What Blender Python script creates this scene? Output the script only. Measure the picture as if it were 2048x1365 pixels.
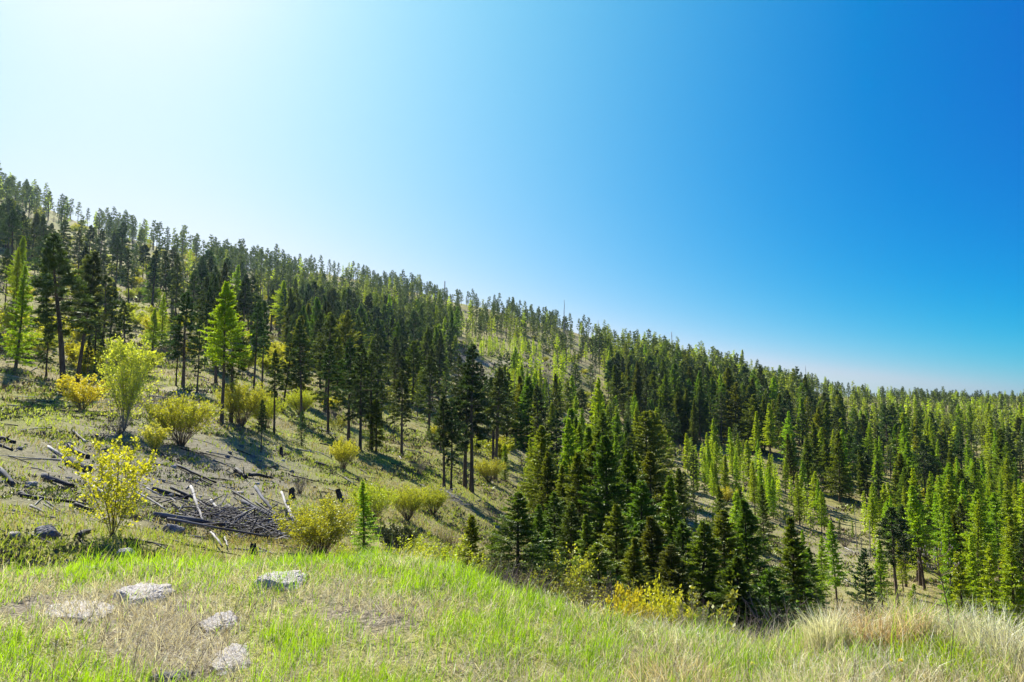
import bpy, bmesh, math, random
import numpy as np

SC = bpy.context.scene
COL = SC.collection
for o in list(bpy.data.objects):
    bpy.data.objects.remove(o)

# ---------------------------------------------------------------- camera, sky, sun, exposure
CAMZ, PITCH, FPX = 1.65, math.radians(5.0), 1365.33
camd = bpy.data.cameras.new('camera')
cam = bpy.data.objects.new('camera', camd)
COL.objects.link(cam)
cam.location = (0, 0, CAMZ)
cam.rotation_euler = (math.pi / 2 + PITCH, 0, 0)
camd.lens, camd.sensor_width = 24.0, 36.0
camd.clip_start, camd.clip_end = 0.05, 9000.0
SC.camera = cam

SUN_AZ, SUN_EL = math.radians(-32), math.radians(42)
SUN_DIR = (math.sin(SUN_AZ) * math.cos(SUN_EL), math.cos(SUN_AZ) * math.cos(SUN_EL), math.sin(SUN_EL))
W = bpy.data.worlds.new('World')
SC.world = W
W.use_nodes = True
wn, wl = W.node_tree.nodes, W.node_tree.links
bg = wn['Background']
bg.inputs[1].default_value = 0.1
sky = wn.new('ShaderNodeTexSky')
sky.sky_type = 'NISHITA'
sky.sun_disc = False
sky.sun_elevation, sky.sun_rotation = SUN_EL, SUN_AZ
sky.air_density, sky.dust_density, sky.ozone_density, sky.altitude = 1.0, 0.3, 1.0, 800
EXPOSURE = 1.1


def wmath(op, a, b):
    n = wn.new('ShaderNodeMath')
    n.operation = op
    for i, v in enumerate((a, b)):
        if isinstance(v, (int, float)):
            n.inputs[i].default_value = v
        else:
            wl.new(v, n.inputs[i])
    return n.outputs[0]


# clear spring sky with a wide bright aureole round the sun, per channel: gain * sky + glow * cos(angle to sun)^q + offset, then a toe
geo = wn.new('ShaderNodeNewGeometry')
dot = wn.new('ShaderNodeVectorMath'); dot.operation = 'DOT_PRODUCT'
wl.new(geo.outputs['Incoming'], dot.inputs[0]); dot.inputs[1].default_value = tuple(-c for c in SUN_DIR)
cosg = wmath('MAXIMUM', dot.outputs['Value'], 0.0)
sep = wn.new('ShaderNodeSeparateColor'); wl.new(sky.outputs[0], sep.inputs[0])
cmb = wn.new('ShaderNodeCombineColor')
chans = []
for ch, (gain, gl, q, off, toe) in enumerate(((1.703, 1.332, 1, -0.935, 3.0), (0.928, 0.598, 3, 0.005, 1.5), (0.686, 0.328, 3, 0.31, 1.0))):
    v = wmath('MULTIPLY', sep.outputs[ch], gain * 0.1)
    v = wmath('ADD', v, wmath('MULTIPLY', wmath('POWER', cosg, q), gl))
    v = wmath('POWER', wmath('MAXIMUM', wmath('ADD', v, off), 0.0), toe)
    sm = wn.new('ShaderNodeMath'); sm.operation = 'SMOOTH_MIN'
    wl.new(v, sm.inputs[0]); sm.inputs[1].default_value = (0.86, 0.96, 1.06)[ch]; sm.inputs[2].default_value = 0.22
    chans.append(sm.outputs[0])
# red never outruns green, so the low sky stays blue
sm = wn.new('ShaderNodeMath'); sm.operation = 'SMOOTH_MIN'
wl.new(chans[0], sm.inputs[0]); wl.new(wmath('MULTIPLY', wmath('SUBTRACT', chans[1], 0.2), 1.15), sm.inputs[1]); sm.inputs[2].default_value = 0.12
chans[0] = wmath('MAXIMUM', sm.outputs[0], 0.0)
for ch in range(3):
    wl.new(wmath('MULTIPLY', chans[ch], 10.0 / 2 ** EXPOSURE), cmb.inputs[ch])
wl.new(cmb.outputs[0], bg.inputs[0])

sund = bpy.data.lights.new('sun', 'SUN')
sund.energy, sund.angle, sund.color = 5.0, math.radians(0.53), (1.0, 0.95, 0.86)
sun = bpy.data.objects.new('sun', sund)
COL.objects.link(sun)
sun.rotation_euler = (math.pi / 2 - SUN_EL, 0, math.pi - SUN_AZ)
vs = SC.view_settings
vs.view_transform, vs.look, vs.exposure, vs.gamma, vs.use_curve_mapping = 'Standard', 'None', EXPOSURE, 1.0, False
cy = SC.cycles
cy.max_bounces, cy.diffuse_bounces, cy.glossy_bounces, cy.transmission_bounces, cy.transparent_max_bounces = 6, 3, 1, 4, 4
cy.use_denoising = True
cy.sample_clamp_indirect = 6.0

# ---------------------------------------------------------------- helpers
RNG = np.random.default_rng(11)


def pchip(x, y, xq):
    x, y = np.asarray(x, float), np.asarray(y, float)
    h = np.diff(x); d = np.diff(y) / h
    m = np.zeros_like(y); m[0], m[-1] = d[0], d[-1]
    for i in range(1, len(x) - 1):
        if d[i - 1] * d[i] > 0:
            w1, w2 = 2 * h[i] + h[i - 1], h[i] + 2 * h[i - 1]
            m[i] = (w1 + w2) / (w1 / d[i - 1] + w2 / d[i])
    xq = np.clip(xq, x[0], x[-1])
    k = np.clip(np.searchsorted(x, xq) - 1, 0, len(x) - 2)
    t = (xq - x[k]) / h[k]
    return (1 + 2 * t) * (1 - t) ** 2 * y[k] + t * (1 - t) ** 2 * h[k] * m[k] + t * t * (3 - 2 * t) * y[k + 1] + t * t * (t - 1) * h[k] * m[k + 1]


def _hash(ix, iy, s):
    n = (ix.astype(np.int64) * 374761393 + iy.astype(np.int64) * 668265263 + s * 974711) & 0x7fffffff
    n = ((n ^ (n >> 13)) * 1274126177) & 0x7fffffff
    n = (n ^ (n >> 16)) & 0xffff
    return n / 65535.0


def vnoise(x, y, s=0):
    x, y = np.asarray(x, float), np.asarray(y, float)
    ix, iy = np.floor(x), np.floor(y)
    fx, fy = x - ix, y - iy
    fx, fy = fx * fx * (3 - 2 * fx), fy * fy * (3 - 2 * fy)
    a, b = _hash(ix, iy, s), _hash(ix + 1, iy, s)
    c, d = _hash(ix, iy + 1, s), _hash(ix + 1, iy + 1, s)
    return (a * (1 - fx) + b * fx) * (1 - fy) + (c * (1 - fx) + d * fx) * fy


def fbm(x, y, s=0, octv=4):
    v, a, t = 0, 1.0, 0
    for i in range(octv):
        v = v + a * vnoise(x * 2 ** i, y * 2 ** i, s + i); t += a; a *= 0.5
    return v / t


def sstep(a, b, x):
    t = np.clip((np.asarray(x, float) - a) / (b - a), 0, 1)
    return t * t * (3 - 2 * t)


def ray(px, py):
    a = (np.asarray(px, float) - 1024) / FPX
    u = (682.5 - np.asarray(py, float)) / FPX
    return a, math.cos(PITCH) - u * math.sin(PITCH), math.sin(PITCH) + u * math.cos(PITCH)


def project(x, y, z):
    dz = z - CAMZ
    dep = y * math.cos(PITCH) + dz * math.sin(PITCH)
    up = dz * math.cos(PITCH) - y * math.sin(PITCH)
    dep = np.maximum(dep, 1e-3)
    return 1024 + FPX * x / dep, 682.5 - FPX * up / dep


def make_mesh(name, V, F, mats, midx=None, attrs=None, smooth=False):
    me = bpy.data.meshes.new(name)
    V = np.ascontiguousarray(V, np.float32); F = np.ascontiguousarray(F, np.int32)
    n, k = F.shape
    me.vertices.add(len(V)); me.vertices.foreach_set('co', V.ravel())
    me.loops.add(n * k); me.loops.foreach_set('vertex_index', F.ravel())
    me.polygons.add(n)
    me.polygons.foreach_set('loop_start', np.arange(0, n * k, k, dtype=np.int32))
    me.polygons.foreach_set('loop_total', np.full(n, k, np.int32))
    if midx is not None:
        me.polygons.foreach_set('material_index', np.ascontiguousarray(midx, np.int32))
    me.polygons.foreach_set('use_smooth', np.full(n, smooth))
    for m in mats:
        me.materials.append(m)
    for an, av in (attrs or {}).items():
        at = me.attributes.new(an, 'FLOAT', 'POINT')
        at.data.foreach_set('value', np.ascontiguousarray(av, np.float32))
    me.update(calc_edges=True)
    return me


def link(name, data, parent=None, loc=(0, 0, 0), rotz=0.0, scale=1.0, tilt=None):
    o = bpy.data.objects.new(name, data)
    COL.objects.link(o)
    o.location = loc
    o.rotation_euler = (tilt[0] if tilt else 0, tilt[1] if tilt else 0, rotz)
    o.scale = (scale,) * 3 if not isinstance(scale, tuple) else scale
    if parent is not None:
        o.parent = parent
    return o


def tag(o, label=None, cat=None, group=None, kind=None):
    for k, v in (('label', label), ('category', cat), ('group', group), ('kind', kind)):
        if v:
            o[k] = v
    return o


def tube(pts, rad, sides=6, cap=True):
    pts = np.asarray(pts, float); rad = np.asarray(rad, float)
    n = len(pts)
    tan = np.gradient(pts, axis=0)
    tan /= np.linalg.norm(tan, axis=1)[:, None] + 1e-9
    ref = np.array([0.31, 0.95, 0.05]) if abs(tan[0, 2]) > 0.8 else np.array([0.02, 0.05, 1.0])
    u = np.cross(tan, ref); u /= np.linalg.norm(u, axis=1)[:, None] + 1e-9
    v = np.cross(tan, u)
    a = np.arange(sides) * 2 * math.pi / sides
    ring = pts[:, None] + rad[:, None, None] * (np.cos(a)[None, :, None] * u[:, None] + np.sin(a)[None, :, None] * v[:, None])
    V = ring.reshape(-1, 3)
    i, j = np.meshgrid(np.arange(n - 1), np.arange(sides), indexing='ij')
    a0 = i * sides + j; a1 = i * sides + (j + 1) % sides
    b0, b1 = a0 + sides, a1 + sides
    F = np.concatenate([np.stack([a0, a1, b1], -1).reshape(-1, 3), np.stack([a0, b1, b0], -1).reshape(-1, 3)])
    if cap:
        V = np.concatenate([V, pts[:1], pts[-1:]])
        j = np.arange(sides)
        F = np.concatenate([F, np.stack([np.full(sides, n * sides), (j + 1) % sides, j], -1),
                            np.stack([np.full(sides, n * sides + 1), (n - 1) * sides + j, (n - 1) * sides + (j + 1) % sides], -1)])
    return V, F


def merge(parts):
    Vs, Fs, o = [], [], 0
    for V, F in parts:
        Vs.append(V); Fs.append(F + o); o += len(V)
    return np.concatenate(Vs), np.concatenate(Fs)


def unit(a):
    return a / (np.linalg.norm(a, axis=-1, keepdims=True) + 1e-9)


def kites(P, D, L, Wd, rng, flat=0.0):
    """leaf-shaped quads (two triangles each) from base P along D"""
    n = len(P)
    r = rng.normal(size=(n, 3)); r[:, 2] += flat * 3
    s = unit(np.cross(D, r))
    m = P + D * (L * 0.45)[:, None]
    V = np.stack([P, m + s * (Wd / 2)[:, None], P + D * L[:, None], m - s * (Wd / 2)[:, None]], 1).reshape(-1, 3)
    b = np.arange(n)[:, None] * 4
    F = np.concatenate([b + np.array([[0, 1, 2]]), b + np.array([[0, 2, 3]])])
    return V, F


# ---------------------------------------------------------------- materials
def new_mat(name):
    m = bpy.data.materials.new(name)
    m.use_nodes = True
    nt = m.node_tree
    nt.nodes.clear()
    out = nt.nodes.new('ShaderNodeOutputMaterial')
    return m, nt, out


def leaf_mat(name, dark, light, trans=0.45, var=0.25, gloss=0.06, huevar=0.03, tmul=1.25):
    m, nt, out = new_mat(name)
    N, Lk = nt.nodes, nt.links
    at = N.new('ShaderNodeAttribute'); at.attribute_name = 'tint'
    mix = N.new('ShaderNodeMix'); mix.data_type = 'RGBA'
    mix.inputs[6].default_value = (*dark, 1); mix.inputs[7].default_value = (*light, 1)
    Lk.new(at.outputs['Fac'], mix.inputs[0])
    oi = N.new('ShaderNodeObjectInfo')
    hsv = N.new('ShaderNodeHueSaturation')
    mr = N.new('ShaderNodeMapRange'); mr.inputs[3].default_value = 1 - var; mr.inputs[4].default_value = 1 + var
    Lk.new(oi.outputs['Random'], mr.inputs[0]); Lk.new(mr.outputs[0], hsv.inputs['Value'])
    fr = N.new('ShaderNodeMath'); fr.operation = 'MULTIPLY'; fr.inputs[1].default_value = 7.31
    fr2 = N.new('ShaderNodeMath'); fr2.operation = 'FRACT'
    mh = N.new('ShaderNodeMapRange'); mh.inputs[3].default_value = 0.5 - huevar; mh.inputs[4].default_value = 0.5 + huevar
    Lk.new(oi.outputs['Random'], fr.inputs[0]); Lk.new(fr.outputs[0], fr2.inputs[0]); Lk.new(fr2.outputs[0], mh.inputs[0])
    Lk.new(mh.outputs[0], hsv.inputs['Hue'])
    Lk.new(mix.outputs[2], hsv.inputs['Color'])
    dif = N.new('ShaderNodeBsdfDiffuse'); tr = N.new('ShaderNodeBsdfTranslucent')
    tg = N.new('ShaderNodeMix'); tg.data_type = 'RGBA'; tg.blend_type = 'MULTIPLY'; tg.inputs[0].default_value = 1
    tg.inputs[7].default_value = (tmul, tmul * 0.98, tmul * 0.55, 1)
    Lk.new(hsv.outputs[0], dif.inputs[0]); Lk.new(hsv.outputs[0], tg.inputs[6]); Lk.new(tg.outputs[2], tr.inputs[0])
    ms = N.new('ShaderNodeMixShader'); ms.inputs[0].default_value = trans
    Lk.new(dif.outputs[0], ms.inputs[1]); Lk.new(tr.outputs[0], ms.inputs[2])
    gl = N.new('ShaderNodeBsdfGlossy'); gl.inputs['Roughness'].default_value = 0.5
    gl.inputs[0].default_value = (0.8, 0.85, 0.7, 1)
    m2 = N.new('ShaderNodeMixShader'); m2.inputs[0].default_value = gloss
    Lk.new(ms.outputs[0], m2.inputs[1]); Lk.new(gl.outputs[0], m2.inputs[2])
    Lk.new(m2.outputs[0], out.inputs[0])
    return m


def noisy_mat(name, cols, scale=8.0, stretch=(1, 1, 1), rough=0.9, bump=0.3, detail=6, var=0.0, bscale=None):
    """rough natural surface: three colours over object-space noise, with bump"""
    m, nt, out = new_mat(name)
    N, Lk = nt.nodes, nt.links
    tc = N.new('ShaderNodeTexCoord')
    mp = N.new('ShaderNodeMapping'); mp.inputs['Scale'].default_value = stretch
    Lk.new(tc.outputs['Object'], mp.inputs[0])
    no = N.new('ShaderNodeTexNoise'); no.inputs['Scale'].default_value = scale; no.inputs['Detail'].default_value = detail
    no.inputs['Roughness'].default_value = 0.65
    Lk.new(mp.outputs[0], no.inputs[0])
    cr = N.new('ShaderNodeValToRGB')
    cr.color_ramp.elements[0].position = 0.3; cr.color_ramp.elements[1].position = 0.7
    cr.color_ramp.elements[0].color = (*cols[0], 1); cr.color_ramp.elements[1].color = (*cols[-1], 1)
    if len(cols) == 3:
        e = cr.color_ramp.elements.new(0.5); e.color = (*cols[1], 1)
    Lk.new(no.outputs[0], cr.inputs[0])
    p = N.new('ShaderNodeBsdfPrincipled'); p.inputs['Roughness'].default_value = rough
    p.inputs['Specular IOR Level'].default_value = 0.25
    col = cr.outputs[0]
    if var:
        oi = N.new('ShaderNodeObjectInfo'); hsv = N.new('ShaderNodeHueSaturation')
        mr = N.new('ShaderNodeMapRange'); mr.inputs[3].default_value = 1 - var; mr.inputs[4].default_value = 1 + var
        Lk.new(oi.outputs['Random'], mr.inputs[0]); Lk.new(mr.outputs[0], hsv.inputs['Value'])
        Lk.new(col, hsv.inputs['Color']); col = hsv.outputs[0]
    Lk.new(col, p.inputs['Base Color'])
    n2 = N.new('ShaderNodeTexNoise'); n2.inputs['Scale'].default_value = bscale or scale * 3; n2.inputs['Detail'].default_value = 5
    Lk.new(mp.outputs[0], n2.inputs[0])
    bp = N.new('ShaderNodeBump'); bp.inputs['Strength'].default_value = bump; bp.inputs['Distance'].default_value = 0.03
    Lk.new(n2.outputs[0], bp.inputs['Height']); Lk.new(bp.outputs[0], p.inputs['Normal'])
    Lk.new(p.outputs[0], out.inputs[0])
    return m


M = {}
M['pine'] = leaf_mat('pine_needles', (0.014, 0.034, 0.011), (0.095, 0.138, 0.022), 0.42, 0.36, huevar=0.035)
M['fir'] = leaf_mat('fir_needles', (0.030, 0.068, 0.008), (0.270, 0.350, 0.018), 0.54, 0.34, huevar=0.035)
M['spruce'] = leaf_mat('spruce_needles', (0.018, 0.058, 0.018), (0.060, 0.140, 0.028), 0.40, 0.2)
M['larch'] = leaf_mat('larch_needles', (0.15, 0.24, 0.005), (0.48, 0.62, 0.012), 0.60, 0.22, huevar=0.02)
M['willow'] = leaf_mat('willow_leaves', (0.25, 0.27, 0.012), (0.54, 0.55, 0.035), 0.5, 0.18, huevar=0.02)
M['aspen'] = leaf_mat('aspen_leaves', (0.33, 0.36, 0.03), (0.62, 0.62, 0.08), 0.5, 0.12, huevar=0.015)
M['gold'] = leaf_mat('golden_leaves', (0.36, 0.35, 0.012), (0.64, 0.60, 0.04), 0.5, 0.12, huevar=0.015)
M['olive'] = leaf_mat('olive_leaves', (0.10, 0.13, 0.015), (0.26, 0.28, 0.03), 0.45, 0.2)
M['juniper'] = leaf_mat('juniper_scales', (0.02, 0.035, 0.014), (0.06, 0.075, 0.025), 0.3, 0.2)
M['grass'] = leaf_mat('fresh_grass_blades', (0.12, 0.20, 0.005), (0.44, 0.60, 0.012), 0.55, 0.0, gloss=0.04)
M['straw'] = leaf_mat('dry_grass_blades', (0.27, 0.225, 0.13), (0.90, 0.86, 0.68), 0.42, 0.0, gloss=0.04, tmul=1.05)
M['tawny'] = leaf_mat('tawny_grass_blades', (0.24, 0.165, 0.075), (0.80, 0.66, 0.40), 0.42, 0.0, gloss=0.04, tmul=1.05)
M['hillgrass'] = leaf_mat('hill_grass_blades', (0.15, 0.19, 0.012), (0.46, 0.46, 0.07), 0.5, 0.0, gloss=0.02)
M['bark'] = noisy_mat('conifer_bark', [(0.045, 0.032, 0.024), (0.10, 0.072, 0.052), (0.17, 0.125, 0.09)], 6, (1, 1, 0.25), var=0.25)
M['twig'] = noisy_mat('shrub_twigs', [(0.11, 0.075, 0.05), (0.20, 0.15, 0.10)], 5, var=0.2)
M['greytwig'] = noisy_mat('bare_twigs', [(0.17, 0.13, 0.11), (0.30, 0.25, 0.21)], 5, var=0.2)
M['palebark'] = noisy_mat('pale_bark', [(0.16, 0.15, 0.10), (0.42, 0.40, 0.32)], 5)
M['deadwood'] = noisy_mat('dead_grey_wood', [(0.09, 0.08, 0.07), (0.22, 0.20, 0.185), (0.36, 0.34, 0.31)], 5, (1, 1, 0.2), var=0.2)
M['greylog'] = noisy_mat('weathered_grey_wood', [(0.018, 0.018, 0.02), (0.075, 0.075, 0.08), (0.20, 0.20, 0.21)], 3.0, (1, 1, 0.2), var=0.15)
M['black'] = noisy_mat('charred_wood', [(0.008, 0.008, 0.008), (0.022, 0.021, 0.020), (0.09, 0.085, 0.08)], 4, (1, 1, 0.3), rough=0.75)
M['bleached'] = noisy_mat('bleached_wood', [(0.12, 0.105, 0.09), (0.34, 0.32, 0.29), (0.50, 0.48, 0.44)], 4, (1, 1, 0.15), var=0.1)
M['palerock'] = noisy_mat('pale_stone', [(0.30, 0.25, 0.20), (0.62, 0.56, 0.49), (0.80, 0.77, 0.71)], 9, rough=0.95, bump=1.0, detail=10)
M['greyrock'] = noisy_mat('grey_stone', [(0.06, 0.06, 0.06), (0.17, 0.165, 0.16), (0.33, 0.32, 0.31)], 4, rough=0.95, bump=0.8, var=0.25)
M['flower'] = leaf_mat('dandelion_petals', (0.85, 0.72, 0.0), (0.9, 0.8, 0.0), 0.3, 0.0)

# ---------------------------------------------------------------- terrain: rolling ground given as profiles along bearings
# each column: bearing (as the horizontal picture coordinate it passes) -> list of (distance m, value);
# value ('z', metres) or the picture row at which that ground is seen from the camera
Z = lambda v: ('z', v)
COLS = {
    -250: [(2, Z(0)), (8, Z(0)), (11, Z(-.7)), (14, 1050), (18, 985), (24, 900), (32, 845), (42, 795), (55, 760), (70, 700), (100, 610), (140, 530), (200, 450), (280, 385), (380, 330), (450, 322)],
    0: [(2, Z(0)), (8, Z(0)), (11, Z(-.75)), (14, 1070), (18, 1010), (24, 930), (32, 870), (42, 818), (55, 788), (70, 738), (100, 660), (140, 590), (200, 520), (280, 460), (380, 408), (450, 400)],
    150: [(2, Z(0)), (8, Z(-.02)), (11, Z(-.8)), (14, 1078), (18, 1030), (24, 955), (32, 890), (41, 835), (52, 805), (66, 780), (85, 730), (120, 670), (165, 600), (230, 540), (310, 488), (390, 455), (430, 452)],
    300: [(2, Z(0)), (8, Z(-.05)), (11, Z(-.9)), (14, 1085), (18, 1050), (24, 980), (32, 905), (40, 852), (50, 812), (62, 787), (80, 747), (110, 695), (150, 642), (210, 590), (290, 535), (370, 502), (420, 497)],
    450: [(2, Z(0)), (7.6, Z(-.05)), (11, Z(-1.15)), (14, 1112), (18, 1083), (22, 1040), (28, 975), (35, 908), (45, 850), (58, 805), (75, 772), (100, 722), (150, 662), (220, 608), (300, 568), (390, 537), (420, 535)],
    600: [(2, Z(0)), (7.2, Z(0)), (10, Z(-1)), (13, Z(-1.75)), (16, 1112), (22, 1050), (30, 985), (40, 925), (52, 880), (68, 835), (90, 790), (130, 732), (180, 685), (250, 635), (330, 590), (410, 550), (440, 545)],
    680: [(2, Z(0)), (7.2, Z(0)), (10, Z(-1.1)), (14, Z(-2.1)), (18, 1115), (23, 1058), (31, 990), (42, 935), (56, 885), (76, 835), (105, 785), (150, 735), (176, 715), (186, 686), (250, 650), (330, 603), (420, 559), (450, 555)],
    750: [(2, Z(0)), (7.2, Z(0)), (10, Z(-1.2)), (15, Z(-2.5)), (20, 1108), (26, 1052), (35, 990), (48, 940), (65, 890), (88, 840), (120, 792), (170, 742), (190, 728), (198, 688), (270, 655), (340, 617), (430, 574), (460, 570)],
    820: [(2, Z(0)), (7, Z(0)), (10, Z(-1.3)), (15, Z(-2.8)), (20, 1120), (27, 1068), (37, 1005), (50, 950), (67, 900), (90, 852), (124, 800), (168, 752), (194, 730), (203, 695), (265, 668), (335, 630), (430, 588), (465, 584)],
    900: [(2, Z(0)), (6.8, Z(0)), (10, Z(-1.5)), (16, Z(-3.2)), (22, 1128), (30, 1085), (40, 1025), (52, 972), (70, 920), (95, 870), (130, 815), (170, 770), (200, 741), (210, 728), (215, 725), (226, 702), (262, 685), (330, 655), (400, 622), (450, 606), (470, 605)],
    1050: [(2, Z(0)), (4, Z(-.03)), (5.9, Z(-.08)), (9, Z(-1.3)), (15, Z(-3.2)), (20, 1190), (30, 1150), (42, 1090), (56, 1030), (75, 970), (100, 915), (135, 860), (175, 805), (210, 757), (222, 730), (229, 726), (245, 712), (280, 697), (350, 665), (420, 645), (460, 636)],
    1200: [(2, Z(0)), (3.6, Z(-.05)), (5.6, Z(-.15)), (9, Z(-1.5)), (15, Z(-4)), (22, Z(-5.8)), (32, 1188), (45, 1130), (60, 1072), (80, 1005), (110, 945), (150, 885), (200, 825), (250, 777), (310, 737), (380, 703), (440, 680)],
    1350: [(2, Z(0)), (3.6, Z(-.06)), (5.3, Z(-.18)), (9, Z(-1.6)), (15, Z(-4.2)), (22, Z(-6.5)), (32, Z(-9)), (45, 1182), (60, 1122), (80, 1055), (110, 985), (150, 920), (200, 855), (260, 802), (330, 757), (420, 725)],
    1500: [(2, Z(0)), (3.6, Z(-.05)), (5.1, Z(-.16)), (9, Z(-1.7)), (15, Z(-4.4)), (22, Z(-7)), (32, Z(-10)), (45, 1212), (60, 1160), (80, 1090), (105, 1025), (120, 990), (150, 932), (190, 882), (240, 842), (310, 805), (390, 775), (470, 760)],
    1650: [(2, Z(0)), (4.2, Z(-.02)), (5.3, Z(-.05)), (9, Z(-1.5)), (15, Z(-4.5)), (22, Z(-7.5)), (32, Z(-11)), (45, Z(-14)), (60, 1212), (75, 1152), (95, 1090), (110, 1050), (130, 1002), (160, 952), (200, 905), (260, 852), (340, 815), (430, 793), (500, 790)],
    1800: [(2, Z(0)), (4.2, Z(-.02)), (5.7, Z(-.02)), (9, Z(-1.2)), (15, Z(-4.5)), (22, Z(-8)), (32, Z(-11.5)), (45, Z(-15)), (62, 1212), (80, 1150), (100, 1090), (130, 1030), (170, 970), (220, 915), (300, 862), (400, 828), (520, 808), (600, 803)],
    1950: [(2, Z(0)), (4.2, Z(-.02)), (5.7, Z(-.02)), (9, Z(-1.2)), (15, Z(-4.5)), (22, Z(-8)), (32, Z(-11.5)), (45, Z(-15)), (66, 1222), (90, 1150), (115, 1090), (150, 1030), (200, 965), (270, 905), (370, 855), (480, 828), (600, 812), (700, 808)],
    2300: [(2, Z(0)), (5.8, Z(-.02)), (9, Z(-1.2)), (15, Z(-4.5)), (22, Z(-8)), (32, Z(-11.5)), (45, Z(-15)), (75, 1215), (100, 1150), (130, 1090), (170, 1030), (220, 975), (300, 915), (400, 868), (520, 838), (650, 820), (800, 815)],
}
NR = 460
RS = np.exp(np.linspace(math.log(0.4), math.log(1700), NR))
LR = np.log(RS)
cph, cz = [], []
for px, pts in sorted(COLS.items()):
    a, fw, _ = ray(px, 900)
    ph = math.atan2(float(a), float(fw)); cph.append(ph)
    rr, zz = [0.3], [0.0]
    for r, v in pts:
        if isinstance(v, tuple):
            z = v[1]
        else:
            a, fw, up = ray(px, v)
            z = CAMZ + r * float(up) / math.hypot(float(a), float(fw))
        rr.append(r); zz.append(z)
    rr += [rr[-1] * 1.2, 1080, 1400, 1700]
    zf = CAMZ + 1400 * 0.003
    zz += [zz[-1] - 9, min(zz[-1] - 12, -4), zf, zf + 4]
    cz.append(pchip(np.log(rr), zz, LR))
cph, cz = np.array(cph), np.array(cz)
PH = np.concatenate([np.linspace(-180, -50, 40)[:-1], np.linspace(-50, 50, 601), np.linspace(50, 180, 40)[1:]]) * math.pi / 180
G = np.empty((len(PH), NR))
pq = np.clip(PH, cph[0], cph[-1])
for j in range(NR):
    G[:, j] = np.interp(pq, cph, cz[:, j])
core = (np.abs(PH) <= math.radians(50.01))
K = np.exp(-0.5 * (np.arange(-14, 15) / 5.5) ** 2); K /= K.sum()
Gc = G[core]
Gp = np.pad(Gc, ((14, 14), (0, 0)), mode='edge')
G[core] = sum(K[i] * Gp[i:i + len(Gc)] for i in range(29))
wb = sstep(math.radians(50), math.radians(130), np.abs(PH))[:, None]
flat = (cz[0] * 0.3 + cz[-1] * 0.7)[None, :] * 0 - 0.02 * RS[None, :] ** 0.8
G = G * (1 - wb) + flat * wb
XX = np.sin(PH)[:, None] * RS[None, :]
YY = np.cos(PH)[:, None] * RS[None, :]
amp = sstep(1, 5, RS)[None, :]
G += amp * (0.05 * (fbm(XX / 0.9, YY / 0.9, 3) - .5) + 0.035 * (fbm(XX / 0.22, YY / 0.22, 5, 2) - .5))
G += sstep(9, 26, RS)[None, :] * (0.35 * (fbm(XX / 3.0, YY / 3.0, 9) - .5))
G += sstep(50, 160, RS)[None, :] * (2.6 * (fbm(XX / 22, YY / 22, 13) - .5))
IPH = np.arange(len(PH))


def ground(x, y):
    x, y = np.asarray(x, float), np.asarray(y, float)
    fi = np.interp(np.arctan2(x, y), PH, IPH)
    fj = np.interp(np.log(np.maximum(np.hypot(x, y), 0.41)), LR, np.arange(NR))
    i = np.minimum(fi.astype(int), len(PH) - 2); j = np.minimum(fj.astype(int), NR - 2)
    a, b = fi - i, fj - j
    return (G[i, j] * (1 - a) + G[i + 1, j] * a) * (1 - b) + (G[i, j + 1] * (1 - a) + G[i + 1, j + 1] * a) * b


def hit(px, py, rmin=2.0):
    """ground point seen at picture position (px, py), first beyond rmin"""
    a, fw, up = (float(t) for t in ray(px, py))
    h = math.hypot(a, fw)
    r = np.exp(np.linspace(math.log(rmin), math.log(1200), 3000))
    x, y, z = a / h * r, fw / h * r, CAMZ + up / h * r
    below = z < ground(x, y)
    k = int(np.argmax(below)) if below.any() else len(r) - 1
    return float(x[k]), float(y[k])


def at_range(px, r):
    a, fw, _ = (float(t) for t in ray(px, 900))
    h = math.hypot(a, fw)
    return a / h * r, fw / h * r


def height_to(x, y, zb, py):
    u = (682.5 - py) / FPX
    dz = y * (u * math.cos(PITCH) + math.sin(PITCH)) / (math.cos(PITCH) - u * math.sin(PITCH))
    return CAMZ + dz - zb


# ground cover masks per vertex (real patches of ground: fresh turf, gravel bank, bare track)
PXg, PYg = project(XX, YY, G)
front = (np.abs(PH) < math.radians(50))[:, None] & (YY > 1)
Rg = np.broadcast_to(RS[None, :], G.shape)


def blob(cx, cy, sx, sy):
    return np.exp(-((PXg - cx) / sx) ** 2 - ((PYg - cy) / sy) ** 2) * front


n1 = fbm(XX / 1.1, YY / 1.1, 31)
n2 = fbm(XX / 6.0, YY / 6.0, 37)
bench = 1 - sstep(8.0, 10.5, Rg)


def green_amount(px, py, r, x, y):
    """share of fresh green among the foreground grass, 0..1"""
    n = fbm(x / 0.8, y / 0.8, 41)
    g = 0.72 + 0.0 * px
    g = g - 0.75 * np.exp(-((px - 170) / 210) ** 2 - ((py - 1225) / 62) ** 2)
    g = g - 0.70 * np.exp(-((px - 380) / 130) ** 2 - ((py - 1310) / 60) ** 2)
    g = g - 0.35 * np.exp(-((px - 700) / 130) ** 2 - ((py - 1230) / 50) ** 2)
    g = g - 0.25 * np.exp(-((px - 900) / 330) ** 2 - ((py - 1330) / 50) ** 2)
    g = g + 0.40 * np.exp(-((py - 1115) / 26) ** 2) * (px < 900)
    g = g - 0.27 * sstep(1120, 1420, px)
    g = g + 0.35 * np.exp(-((px - 1880) / 90) ** 2 - ((py - 1260) / 30) ** 2)
    g = g + 0.25 * np.exp(-((px - 1960) / 150) ** 2 - ((py - 1350) / 25) ** 2)
    return np.clip(g + 0.9 * (n - 0.5), 0.03, 1)


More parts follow.
